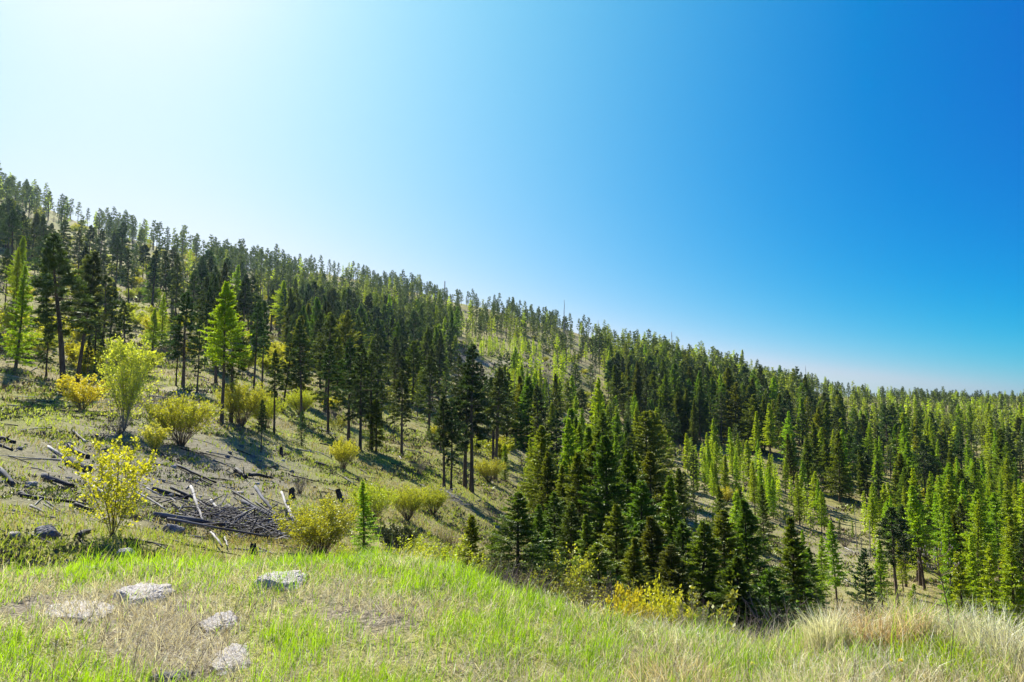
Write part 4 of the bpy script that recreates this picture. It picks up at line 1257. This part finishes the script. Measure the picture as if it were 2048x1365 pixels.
LG((0, 893), (25, 902), 10, ['black'], 'lower charred root at the left edge of the slope', 0.0, bend=0.05, stubs=4, name='charred_root', cat='root')
LG((40, 990), (72, 1000), 14, ['black'], 'charred root at the start of the sunken black log', 0.0, bend=0.05, stubs=5, name='charred_root', cat='root')
LG((155, 1075), (190, 1062), 15, ['black'], 'dark root mass at the foot of the golden sapling', 0.0, bend=0.05, stubs=6, name='charred_root', cat='root')
LG((472, 948), (492, 962), 16, ['black'], 'black uprooted root plate in the shade of the bank', 0.1, bend=0.05, stubs=8, name='charred_root', cat='root')
LG((495, 955), (545, 962), 11, ['black'], 'dark twisted root beside the uprooted root plate', 0.1, bend=0.06, stubs=6, name='charred_root', cat='root')


def brush_heap(px, py, w, n, label, mats):
    x, y = hit(px, py, 9.5)
    rng = np.random.default_rng(px)
    parts = []
    for _ in range(n):
        c = np.array([rng.normal(0, w * .33), rng.normal(0, w * .3), 0])
        c[2] = float(ground(x + c[0], y + c[1])) - float(ground(x, y)) + abs(rng.normal(0.12, 0.10))
        a = rng.uniform(0, 6.28); l = rng.uniform(0.2, 0.6) * w * 0.6
        d = np.array([math.cos(a), math.sin(a), rng.normal(0, 0.3)]) * l
        k = rng.normal(0, 0.08 * l, 3)
        parts.append(tube([c - d, c + k, c + d], np.array([0.018, 0.014, 0.006]) * rng.uniform(0.6, 1.4), 4, False))
    vv, ff = merge(parts)
    o = link('brushwood', make_mesh('brushwood', vv, ff, [M[m] for m in mats], (np.arange(len(ff)) // 24 % len(mats)), smooth=True), None, (x, y, float(ground(x, y))))
    tag(o, label, None, None, 'stuff')


brush_heap(535, 1070, 1.9, 190, 'heap of pale dead branches at the foot of the log pile', ['black', 'deadwood', 'black', 'bleached'])
brush_heap(455, 1046, 2.4, 170, 'tangle of broken branches between the logs', ['deadwood', 'black'])
brush_heap(300, 815, 4.0, 120, 'grey brushwood heap by the grassy track', ['deadwood', 'bleached'])
brush_heap(905, 1000, 2.5, 60, 'dead branches under the dark gully pines', ['deadwood', 'bleached'])
brush_heap(1745, 1112, 6.0, 90, 'pale dead twigs among the dead trunks', ['deadwood', 'bleached'])


def stump_at(px, base, hpx, wpx, mat, label, lean=0.0):
    x, y = hit(px, base, 9.0)
    r = math.hypot(x, y)
    rng = np.random.default_rng(px * 3)
    H, R_ = 0.72 * hpx * r / FPX, 0.85 * wpx * r / FPX / 2
    t = np.array([-0.2, 0, 0.2, 0.55, 0.9, 1.0])
    vv, ff = tube(np.stack([0 * t, 0 * t, t * H], 1), R_ * np.array([1.5, 1.35, 1.08, 0.95, 0.9, 0.7]), 10)
    vv = vv + rng.normal(0, R_ * 0.10, vv.shape)
    top = vv[:, 2] > 0.8 * H
    vv[top, 2] += rng.uniform(-0.25, 0.2, top.sum()) * H
    o = link('tree_stump', make_mesh('stump', vv, ff, [M[mat]]), None, (x, y, float(ground(x, y))), 0, 1.0, (0, lean))
    tag(o, label, 'stump')


stump_at(583, 998, 26, 13, 'black', 'charred stump just behind the round willow')
stump_at(681, 1000, 26, 12, 'black', 'leaning charred stump left of the little larch sapling', -0.3)
stump_at(506, 1108, 24, 14, 'black', 'small charred stump at the green grass edge')
stump_at(562, 912, 22, 8, 'black', 'short black stub in the tree shadows near the lone small spruce')
stump_at(243, 648, 14, 6, 'black', 'dark stump on the wooded slope behind the lime aspen')
stump_at(290, 685, 10, 14, 'black', 'round charred stump beside the lime aspen top')

# ---------------------------------------------------------------- rocks
def rock_mesh(seed, mat, flat_top=True):
    rng = np.random.default_rng(seed)
    bm = bmesh.new()
    bmesh.ops.create_icosphere(bm, subdivisions=5, radius=1.0)
    co = np.array([v.co[:] for v in bm.verts])
    ff = np.array([[v.index for v in f.verts] for f in bm.faces])
    bm.free()
    for _ in range(9):
        d = unit(rng.normal(size=3)); c = rng.uniform(0.55, 0.85)
        over = np.maximum(co @ d - c, 0)
        co -= over[:, None] * d * 0.92
    if flat_top:
        over = np.maximum(co[:, 2] - 0.5, 0); co[:, 2] -= over * 0.9
    nz = fbm(co[:, 0] * 3 + seed, co[:, 1] * 3 + co[:, 2] * 2, seed) - .5
    nz2 = fbm(co[:, 0] * 9 + seed, co[:, 1] * 9 + co[:, 2] * 7, seed + 3) - .5
    nz3 = fbm(co[:, 0] * 26 + seed, co[:, 1] * 26 + co[:, 2] * 19, seed + 7) - .5
    crack = np.abs(fbm(co[:, 0] * 2.2 + 9, co[:, 1] * 2.2 + co[:, 2], seed + 11) - .5)
    co *= (1 + 0.24 * nz + 0.14 * nz2 + 0.07 * nz3 - 0.10 * np.exp(-(crack / 0.012) ** 2))[:, None]
    return make_mesh('rock', co, ff, [M[mat]])


ROCKS = {m: [rock_mesh(900 + k, m, m == 'palerock') for k in range(4)] for m in ('palerock', 'greyrock')}


def rock_at(px, py, w, h, mat, label, v=0, rot=0.3, group=None, rmin=2.5, sink=0.35, depth=1.0, tilt=(0.0, 0.0)):
    x, y = hit(px, py, rmin)
    r = math.hypot(x, y)
    a, b = w * r / FPX / 2, h * r / FPX / 2
    o = link('rock', ROCKS[mat][v % 4], None, (x, y, float(ground(x, y)) + b * (0.5 - sink)), rot, (a, a * depth, b), tilt)
    tag(o, label, 'rock', group)


rock_at(283, 1200, 94, 60, 'palerock', 'flat pale slab of rock among dry grass', 0, 0.2, depth=1.5, sink=0.58, tilt=(0.10, 0.10))
rock_at(567, 1170, 98, 62, 'palerock', 'broad brownish rock with a ridged face set in the green grass', 0, 0.5, sink=0.60, depth=1.4, tilt=(0.10, 0.06))
rock_at(434, 1258, 76, 56, 'palerock', 'pale rounded rock below the flat slab', 2, 0.1, depth=1.3, sink=0.55, tilt=(0.12, -0.08))
rock_at(470, 1325, 95, 44, 'palerock', 'cream flat rock nearest the bottom edge', 3, 0.4, depth=1.7, sink=0.60, tilt=(0.08, 0.08))
rock_at(254, 1112, 36, 26, 'palerock', 'small white rock at the far edge of the green grass', 1, 0.0, sink=0.2)
rock_at(340, 1362, 70, 34, 'greyrock', 'grey stone cut by the bottom edge', 0, 0.2, sink=0.5)
rock_at(150, 1225, 110, 26, 'palerock', 'low flush stone surrounded by flattened dry grass', 2, 0.9, sink=0.72, depth=1.4)
rock_at(95, 1070, 46, 30, 'greyrock', 'dark boulder at the foot of the log slope', 1, 0.4, sink=0.45)
rock_at(345, 1066, 40, 32, 'greyrock', 'charcoal boulder under the long light grey pole', 2, 0.4, sink=0.45)
rock_at(138, 892, 17, 12, 'greyrock', 'grey rock above the charred slab of root', 3, 0.1, rmin=9)
rock_at(345, 935, 13, 10, 'palerock', 'white rock at the top of the gravel bank', 0, 0.1, rmin=9)
rock_at(325, 913, 10, 9, 'palerock', 'pale stone beside the large olive willow', 1, 0.1, rmin=9)
rock_at(478, 988, 16, 11, 'palerock', 'white angular stone on the gravel bank edge', 2, 0.1, rmin=9)
rock_at(516, 1033, 13, 10, 'greyrock', 'grey stone between the logs near the willow', 3, 0.1, rmin=9)
rock_at(546, 1028, 9, 7, 'palerock', 'little white stone right above the log pile', 0, 0.1, rmin=9)
rock_at(574, 1008, 13, 12, 'greyrock', 'dark stone left of the charred stump', 1, 0.1, rmin=9)
rock_at(1577, 1038, 18, 14, 'greyrock', 'grey boulder above the golden green fir', 2, 0.1, rmin=20)
rock_at(1655, 1092, 15, 9, 'greyrock', 'grey boulder on the bare slope', 3, 0.1, rmin=20)
rock_at(60, 970, 20, 14, 'palerock', 'light stone among the roots on the left slope', 0, 0.1, rmin=9)
rock_at(30, 1075, 26, 24, 'palerock', 'pale stone at the left edge just above the green grass', 1, 0.1, rmin=9)
rk = np.random.default_rng(77)
SMARKS = [(395, 1050, 'the thickest dark grey log'), (415, 1025, 'the white bleached poles'), (340, 993, 'the short black log'), (157, 938, 'the stout grey log'),
          (110, 968, 'the smooth grey log'), (110, 1003, 'the sunken black log'), (95, 1065, 'the dark boulder'), (393, 952, 'the gravel bank log'),
          (482, 955, 'the uprooted root plate'), (120, 910, 'the pale split log'), (15, 960, 'the log at the picture edge'), (225, 1000, 'the golden sapling')]
stones = []
while len(stones) < 60:
    px, py = rk.uniform(10, 640), rk.uniform(885, 1075)
    if 0.9 * px + 140 < py and not (px > 560 and py > 1000):
        stones.append((px, py, rk.uniform(4, 9), rk.uniform() < .75))
slab = {}
for grey in (True, False):
    slab.update(single_out([(q, t[0], t[1], 'one', 'on the gravelly slope') for q, t in enumerate(stones) if t[3] == grey], 'small grey stone' if grey else 'small pale stone', SMARKS))
for q, (px, py, sz, grey) in enumerate(stones):
    rock_at(px, py, sz * 1.3, sz, 'greyrock' if grey else 'palerock', slab[q], q, rk.uniform(0, 6), 'loose stones on the left slope', 9.5, 0.2)
# dark rock outcrop in the middle of the hill
for q, (px, py, w, h) in enumerate([(690, 712, 44, 34), (728, 716, 50, 36), (770, 722, 46, 34), (812, 726, 46, 30), (655, 705, 40, 30), (850, 730, 40, 24), (905, 722, 26, 18)]):
    rock_at(px, py, w, h, 'greyrock', f'dark crag of the rock band in the central forest, {["tallest block", "next block along", "middle block", "block before the road", "block at its start", "low end block", "block touching the dirt road"][q]}', q, q * 1.1, 'crags of the rock band', 100, 0.25)

# ---------------------------------------------------------------- grass
def blades(P, h, w, lean, az, rng, bend=0.5):
    n = len(P)
    d = np.stack([np.cos(az), np.sin(az), 0 * az], 1)
    sd = rng.uniform(0, 6.283, n)
    s = np.stack([np.cos(sd), np.sin(sd), 0 * sd], 1)
    up = np.array([0, 0, 1.0])
    m = P + up * (h * 0.55 * np.cos(lean))[:, None] + d * (h * 0.55 * np.sin(lean))[:, None]
    l2 = lean + bend
    tp = m + up * (h * 0.45 * np.cos(l2))[:, None] + d * (h * 0.45 * np.sin(l2))[:, None]
    hw = (w / 2)[:, None]
    V = np.stack([P - s * hw, P + s * hw, m - s * hw * 0.8, m + s * hw * 0.8, tp], 1).reshape(-1, 3)
    b = np.arange(n)[:, None] * 5
    F = np.concatenate([b + np.array([[0, 1, 3]]), b + np.array([[0, 3, 2]]), b + np.array([[2, 3, 4]])])
    return V, F


gr = np.random.default_rng(21)
NB = 260000
r_ = gr.uniform(2.3, 9.6, NB)
ph_ = gr.uniform(math.radians(-44), math.radians(43), NB)
bx, by = r_ * np.sin(ph_), r_ * np.cos(ph_)
cl = gr.normal(0, 0.028, (NB, 2))
tu = np.floor(gr.uniform(0, 1, NB) * 1.0)
bx, by = bx + cl[:, 0], by + cl[:, 1]
bz = ground(bx, by)
gpx, gpy = project(bx, by, bz)
ga = green_amount(gpx, gpy, r_, bx, by)
clumpy = fbm(bx / 0.16, by / 0.16, 55, 2)
edge_r = np.interp(gpx, [0, 450, 900, 1050, 1350, 1500, 1650, 2048], [8.6, 8.2, 7.3, 6.6, 6.0, 5.8, 6.2, 6.6])
ok = r_ < edge_r + 0.9
isg = gr.uniform(0, 1, NB) < ga * 0.80
# green blades
kg = ok & isg & (clumpy > 0.43 + 0.10 * gr.normal(0, 1, NB)) & (gr.uniform(0, 1, NB) < 0.35 + ga)
n = kg.sum()
right = sstep(1150, 1500, gpx[kg])
h = gr.uniform(0.03, 0.145, n) * (0.55 + 0.6 * ga[kg]) * (1 + 0.5 * right) * (0.7 + 0.9 * fbm(bx[kg] / 0.7, by[kg] / 0.7, 61)) * (0.5 + 1.0 * vnoise(bx[kg] / 0.13, by[kg] / 0.13, 62))
h = np.where(gr.uniform(0, 1, n) < 0.04, h * 1.9, h)
w = gr.uniform(0.0028, 0.0060, n) * np.clip(r_[kg] / 5, 0.8, 1.6)
Vg, Fg = blades(np.stack([bx[kg], by[kg], bz[kg] - 0.01], 1), h, w, np.abs(gr.normal(0.12, 0.22, n)), gr.normal(-0.3, 1.3, n), gr, 0.45)
tn = np.clip(0.15 + 0.55 * fbm(bx[kg] / 1.3, by[kg] / 1.3, 66) + gr.normal(0.12, 0.22, n), 0, 1)
tag(link('grass', make_mesh('grass', Vg, Fg, [M['grass']], attrs={'tint': np.repeat(tn, 5)})), 'fresh green grass on the near bank', None, None, 'stuff')
# dry blades: flattened thatch and standing straw
bald = sstep(0.50, 0.62, fbm(bx / 0.55, by / 0.55, 77)) * (1 - sstep(1000, 1400, gpx)) * (1 - sstep(0.3, 0.7, ga))
kd = ok & ~isg & (gr.uniform(0, 1, NB) < 0.92 - 0.8 * bald)
n = kd.sum()
right = sstep(1120, 1450, gpx[kd])
tall = (gr.uniform(0, 1, n) < 0.08 + 0.08 * right)
h = np.where(tall, gr.uniform(0.12, 0.30, n) * (0.8 + 0.25 * right), gr.uniform(0.05, 0.16, n))
lean = np.where(tall, np.abs(gr.normal(0.25, 0.3, n)), np.clip(gr.normal(1.05, 0.35, n), 0, 1.5))
w = gr.uniform(0.002, 0.0045, n) * np.clip(r_[kd] / 5, 0.8, 1.6)
Vd, Fd = blades(np.stack([bx[kd], by[kd], bz[kd] + 0.004], 1), h, w, lean, gr.uniform(0, 6.283, n), gr, np.where(tall, 0.5, 0.15))
tn = np.clip(gr.normal(0.45, 0.26, n), 0, 1)
tag(link('dry_grass', make_mesh('dry_grass', Vd, Fd, [M['straw']], attrs={'tint': np.repeat(tn, 5)})), 'dry straw and thatch between the green grass', None, None, 'stuff')

# tussocks of tall straw along the bank edge, each its own clump
def tussock(px, py, H, Rr, nbl, label, spread=0.35, mat=None, name='grass_tussock', r=None, droop=0.6):
    mat = mat or ('tawny' if int(px) % 3 == 0 else 'straw')
    x, y = at_range(px, r) if r else hit(px, py, 2.5)
    rng = np.random.default_rng(int(px * 3 + 1))
    a = rng.uniform(0, 6.283, nbl); q = np.sqrt(rng.uniform(0, 1, nbl)) * Rr
    P = np.stack([q * np.cos(a), q * np.sin(a), 0 * a], 1)
    P[:, 2] = ground(x + P[:, 0], y + P[:, 1]) - float(ground(x, y)) - 0.02
    h = H * rng.uniform(0.45, 1.0, nbl)
    ln = np.abs(rng.normal(0.1, spread, nbl)) + 0.5 * q / Rr * spread
    vv, ff = blades(P, h, rng.uniform(0.0032, 0.0062, nbl), ln, a + rng.normal(0, .7, nbl), rng, rng.uniform(0.1, 2 * droop, nbl))
    o = link(name, make_mesh('tussock', vv, ff, [M[mat]], attrs={'tint': np.repeat(np.clip(rng.normal(.62, .34, nbl), 0, 1), 5)}), None, (x, y, float(ground(x, y))))
    tag(o, label, 'grass clump')


for (px, r, H, Rr, n, lab, sp) in [
    (800, 7.3, 0.30, 0.34, 520, 'white dry grass clump drooping over the bank edge by the gully', 0.75),
    (860, 7.0, 0.22, 0.25, 160, 'thin dry grass arching down beside the white clump', 0.9),
    (1215, 5.7, 0.34, 0.30, 130, 'sparse long straws leaning out before the low bright fir', 0.6),
    (1330, 5.6, 0.28, 0.30, 420, 'brown dry grass clump below the smaller golden bush', 0.5),
    (1430, 5.4, 0.26, 0.28, 380, 'dry grass clump under the grey leafless shrub', 0.5),
    (1560, 5.5, 0.22, 0.25, 260, 'low straw clump beneath the stubby little fir', 0.6),
    (1637, 5.5, 0.40, 0.14, 420, 'upright tawny grass tussock below the bare slope', 0.14),
    (1690, 5.7, 0.34, 0.22, 420, 'fuzzy tawny grass tussock next to the upright one', 0.3),
    (1752, 5.7, 0.38, 0.26, 560, 'bushy tawny grass tussock below the small spruce', 0.3),
    (1835, 5.9, 0.38, 0.28, 520, 'tall pale tussock at the foot of the weed stalk', 0.35),
    (1900, 5.8, 0.32, 0.28, 460, 'pale windswept tussock right of the weed stalk', 0.5),
    (1970, 5.6, 0.42, 0.22, 620, 'bright straw tussock standing stiff near the right edge', 0.25),
    (2030, 5.3, 0.36, 0.25, 460, 'straw tussock cut by the right picture edge', 0.4),
    (1600, 4.6, 0.24, 0.30, 380, 'matted straw tussock in the near right grass', 0.6),
    (1780, 4.8, 0.26, 0.35, 520, 'broad matted tussock before the weed stalk', 0.7),
    (1950, 4.7, 0.30, 0.35, 520, 'brown matted tussock in the near right corner', 0.6),
    (1350, 4.6, 0.26, 0.30, 380, 'reddish brown dry tussock in the middle of the near bank', 0.35)]:
    tussock(px, 0, H, Rr, n, lab, sp, r=r)
for (px, r, lab) in [(1000, 6.7, 'long straws arching over the bank before the young bushy fir'), (1085, 6.3, 'thin straws leaning right before the gully stand'),
                     (1150, 6.1, 'crossed pale straws before the scraggly yellow sapling'), (1275, 5.8, 'loose straws in front of the golden bush'),
                     (1395, 5.6, 'wispy straws in front of the grey leafless shrub'), (1490, 5.5, 'wispy straws in front of the full dark fir')]:
    tussock(px, 0, 0.36, 0.32, 55, lab, 0.55, r=r, droop=0.8)
tussock(1880, 0, 0.24, 0.30, 700, 'fresh blue green grass clump among the straw tussocks', 0.4, 'grass', r=5.3)

# thin dark stalks of last year's weeds
ST = np.random.default_rng(33)
parts = []
for _ in range(70):
    px = ST.choice([ST.uniform(20, 330), ST.uniform(380, 560), ST.uniform(1300, 2040)]); r = ST.uniform(3.2, 6.0)
    x, y = at_range(px, r)
    H = ST.uniform(0.15, 0.34); a = ST.normal(0.4, 1.0); l = abs(ST.normal(0.35, 0.2))
    p0 = np.array([x, y, float(ground(x, y)) - 0.02])
    d = np.array([math.cos(a) * math.sin(l), math.sin(a) * math.sin(l), math.cos(l)])
    parts.append(tube([p0, p0 + d * H * .5, p0 + d * H + np.array([.02 * math.cos(a), 0, 0])], np.array([.0024, .0019, .0008]), 4, False))
    for q in range(3):
        b = p0 + d * H * ST.uniform(.5, .9); e = unit(d + ST.normal(0, .5, 3))
        parts.append(tube([b, b + e * H * .18], np.array([.0013, .0006]), 3, False))
vv, ff = merge(parts)
tag(link('weed_stalks', make_mesh('weed_stalks', vv, ff, [M['twig']])), 'thin dark dead weed stalks in the near grass', None, None, 'stuff')

# the tall dead weed with seed heads
x, y = at_range(1876, 5.75)
z = float(ground(x, y))
H = height_to(x, y, z, 1108)
wr = np.random.default_rng(4)
t = np.linspace(0, 1, 6)
stem = np.stack([-0.045 * H * t + 0.02 * np.sin(5 * t), 0 * t, H * t], 1)
parts, heads = [tube(stem, 0.0042 * (1 - .6 * t) + 0.001, 6)], []
for q in range(13):
    s = wr.uniform(.5, 1)
    p = np.array([np.interp(s, t, stem[:, c]) for c in range(3)])
    a = wr.choice([0, math.pi]) + wr.normal(0, .6)
    e = np.array([math.cos(a) * .9, math.sin(a) * .9, .55])
    l = H * wr.uniform(.12, .3)
    p1 = p + e * l * .6; p2 = p1 + np.array([e[0] * .6, e[1] * .6, 1]) * l * .4
    parts.append(tube([p, p1, p2], np.array([.003, .002, .0012]), 4, False))
    for u in range(3):
        hp = p2 + wr.normal(0, .012, 3)
        parts.append(tube([p1 + (p2 - p1) * .4, hp], np.array([.0014, .001]), 3, False))
        heads.append(tube([hp + np.array([0, 0, -.007]), hp, hp + np.array([0, 0, .006]), hp + np.array([0, 0, .011])], np.array([.0014, .0045, .004, .0014]), 6))
wd = link('dead_weed', None, None, (x, y, z), 0.0)
link('stem', make_mesh('stem', *merge(parts), [M['twig']]), wd)
tag(link('seed_heads', make_mesh('seed_heads', *merge(heads), [M['greytwig']]), wd), kind='stuff')
tag(wd, 'tall dead branching weed with dry seed heads above the tussocks', 'weed')

# dandelions
def dandelion(px, py, label):
    x, y = hit(px, py + 14, 2.4)
    z = float(ground(x, y))
    o = link('dandelion', None, None, (x, y, z), px % 6)
    n = 40
    a = np.arange(n) * 2.39996
    e = np.linspace(0.15, 1.35, n)
    D = np.stack([np.cos(a) * np.cos(e), np.sin(a) * np.cos(e), np.sin(e)], 1)
    kv, kf = kites(np.tile(np.array([[0, 0, 0.07]]), (n, 1)), D, np.full(n, 0.021), np.full(n, 0.006), np.random.default_rng(1))
    link('petals', make_mesh('petals', kv, kf, [M['flower']], attrs={'tint': np.full(len(kv), .5)}), o)
    link('stem', make_mesh('stem', *tube([(0, 0, -.01), (0.004, 0, .035), (0, 0, .072)], np.array([.002, .002, .002]), 5), [M['grass']]), o)
    tag(o, label, 'flower')


dandelion(1505, 1338, 'yellow dandelion in the straw left of its fellow')
dandelion(1803, 1334, 'yellow dandelion low in the straw nearer the right corner')

# grass tufts over the slopes
NS = 190000
lr = gr.uniform(math.log(9.3), math.log(110), NS)
r_ = np.exp(lr)
ph_ = gr.uniform(math.radians(-39), math.radians(38), NS)
bx, by = r_ * np.sin(ph_), r_ * np.cos(ph_)
bz = ground(bx, by)
gpx, gpy = project(bx, by, bz)
gv = 1.15 * np.exp(-((gpx - 420) / 180) ** 2 - ((gpy - 955) / 85) ** 2) + 0.6 * np.exp(-((gpx - 120) / 180) ** 2 - ((gpy - 960) / 80) ** 2) + np.exp(-((gpx - 380) / 110) ** 2 - ((gpy - 782) / 8) ** 2)
cl = fbm(bx / 0.9, by / 0.9, 91, 3)
keep = (gr.uniform(0, 1, NS) > 0.8 * gv) & (cl + 0.7 * (fbm(bx / 4.5, by / 4.5, 93) - .5) > 0.42 + 0.08 * gr.normal(0, 1, NS))
n = keep.sum()
rk_ = r_[keep]
grn_ = fbm(bx[keep] / 6.0, by[keep] / 6.0, 37) + 0.8 * np.exp(-((gpx[keep] - 60) / 130) ** 2 - ((gpy[keep] - 830) / 22) ** 2)
h = gr.uniform(0.07, 0.20, n) * (1 + rk_ / 90)
w = np.maximum(0.006, 0.00105 * rk_) * gr.uniform(0.7, 1.3, n)
V1, F1 = blades(np.stack([bx[keep], by[keep], bz[keep] - 0.02], 1), h, w, np.abs(gr.normal(.35, .35, n)), gr.uniform(0, 6.283, n), gr, 0.5)
dryf = (gr.uniform(0, 1, n) < np.clip(1.25 - 1.5 * grn_, 0.1, 0.9))
mi = np.tile(dryf.astype(int), 3)
tn = np.clip(0.9 * grn_ + gr.normal(0, .22, n), 0, 1)
tag(link('hillside_grass', make_mesh('hillside_grass', V1, F1, [M['hillgrass'], M['tawny']], mi, {'tint': np.repeat(tn * np.where(dryf, .5, 1), 5)})),
    'rough grass growing over the slopes', None, None, 'stuff')

# low weeds, seedlings and litter between the grass of the slopes
NU = 75000
lr = gr.uniform(math.log(9.6), math.log(260), NU)
r_ = np.exp(lr)
ph_ = gr.uniform(math.radians(-39), math.radians(38), NU)
bx, by = r_ * np.sin(ph_), r_ * np.cos(ph_)
keep = fbm(bx / 3.5, by / 3.5, 131, 3) + gr.normal(0, .07, NU) > 0.55
bx, by, r_ = bx[keep], by[keep], r_[keep]
bz = ground(bx, by)
n, kk = len(bx), 7
sz = np.repeat(np.maximum(0.05, 0.0028 * r_) * gr.uniform(0.6, 1.5, n), kk)
P = np.repeat(np.stack([bx, by, bz], 1), kk, 0) + gr.normal(0, 1, (n * kk, 3)) * sz[:, None] * np.array([1.1, 1.1, 0.0])
D = unit(gr.normal(0, .7, (n * kk, 3)) + np.array([0, 0, .8]))
kv, kf = kites(P, D, sz * gr.uniform(.8, 1.8, n * kk), sz * gr.uniform(.3, .7, n * kk), gr)
pick = np.repeat(gr.choice([0, 0, 1, 2, 2], n), kk)
tag(link('undergrowth', make_mesh('undergrowth', kv, kf, [M['olive'], M['juniper'], M['twig']], np.tile(pick, 2), {'tint': np.repeat(gr.uniform(0, 1, n * kk), 4)})),
    'low weeds and seedlings between the grass of the slopes', None, None, 'stuff')
parts = []
for q in range(900):
    r = math.exp(gr.uniform(math.log(11), math.log(170))); a = gr.uniform(math.radians(-38), math.radians(37))
    x, y = r * math.sin(a), r * math.cos(a)
    l = gr.uniform(.15, .6) * (1 + r / 40); t_ = gr.uniform(0, 6.28) if gr.uniform() < .4 else gr.normal(-0.5, .4)
    dx, dy = math.cos(t_) * l, math.sin(t_) * l
    rad = max(.012, .0006 * r) * gr.uniform(.6, 1.6)
    parts.append(tube([(x - dx, y - dy, float(ground(x - dx, y - dy)) + rad), (x, y, float(ground(x, y)) + rad * 1.6), (x + dx, y + dy, float(ground(x + dx, y + dy)) + rad)],
                      np.array([rad, rad * .9, rad * .4]), 5, False))
vv, ff = merge(parts)
mi = np.repeat(gr.choice([0, 0, 1, 2], 900), [len(p[1]) for p in parts])
tag(link('deadfall_debris', make_mesh('deadfall_debris', vv, ff, [M['black'], M['deadwood'], M['bleached']], mi, smooth=True)), 'scattered dead sticks on the slopes', None, None, 'stuff')

# spring haze over the valley
bmh = bmesh.new()
bmesh.ops.create_cube(bmh, size=1.0)
meh = bpy.data.meshes.new('haze'); bmh.to_mesh(meh); bmh.free()
HZ0, HZ1 = float(G.min()) - 1.0, float(G.max()) + 22.0
hz = link('haze', meh, None, (0, 0, (HZ0 + HZ1) / 2), 0, (3420.0, 3420.0, HZ1 - HZ0))
hm, hnt, hout = new_mat('haze')
pv = hnt.nodes.new('ShaderNodeVolumePrincipled')
pv.inputs['Color'].default_value = (0.55, 0.78, 1.0, 1)
pv.inputs['Density'].default_value = 0.00006
pv.inputs['Anisotropy'].default_value = 0.65
hnt.links.new(pv.outputs[0], hout.inputs['Volume'])
meh.materials.append(hm)
tag(hz, 'thin bluish haze over the valley', None, None, 'stuff')
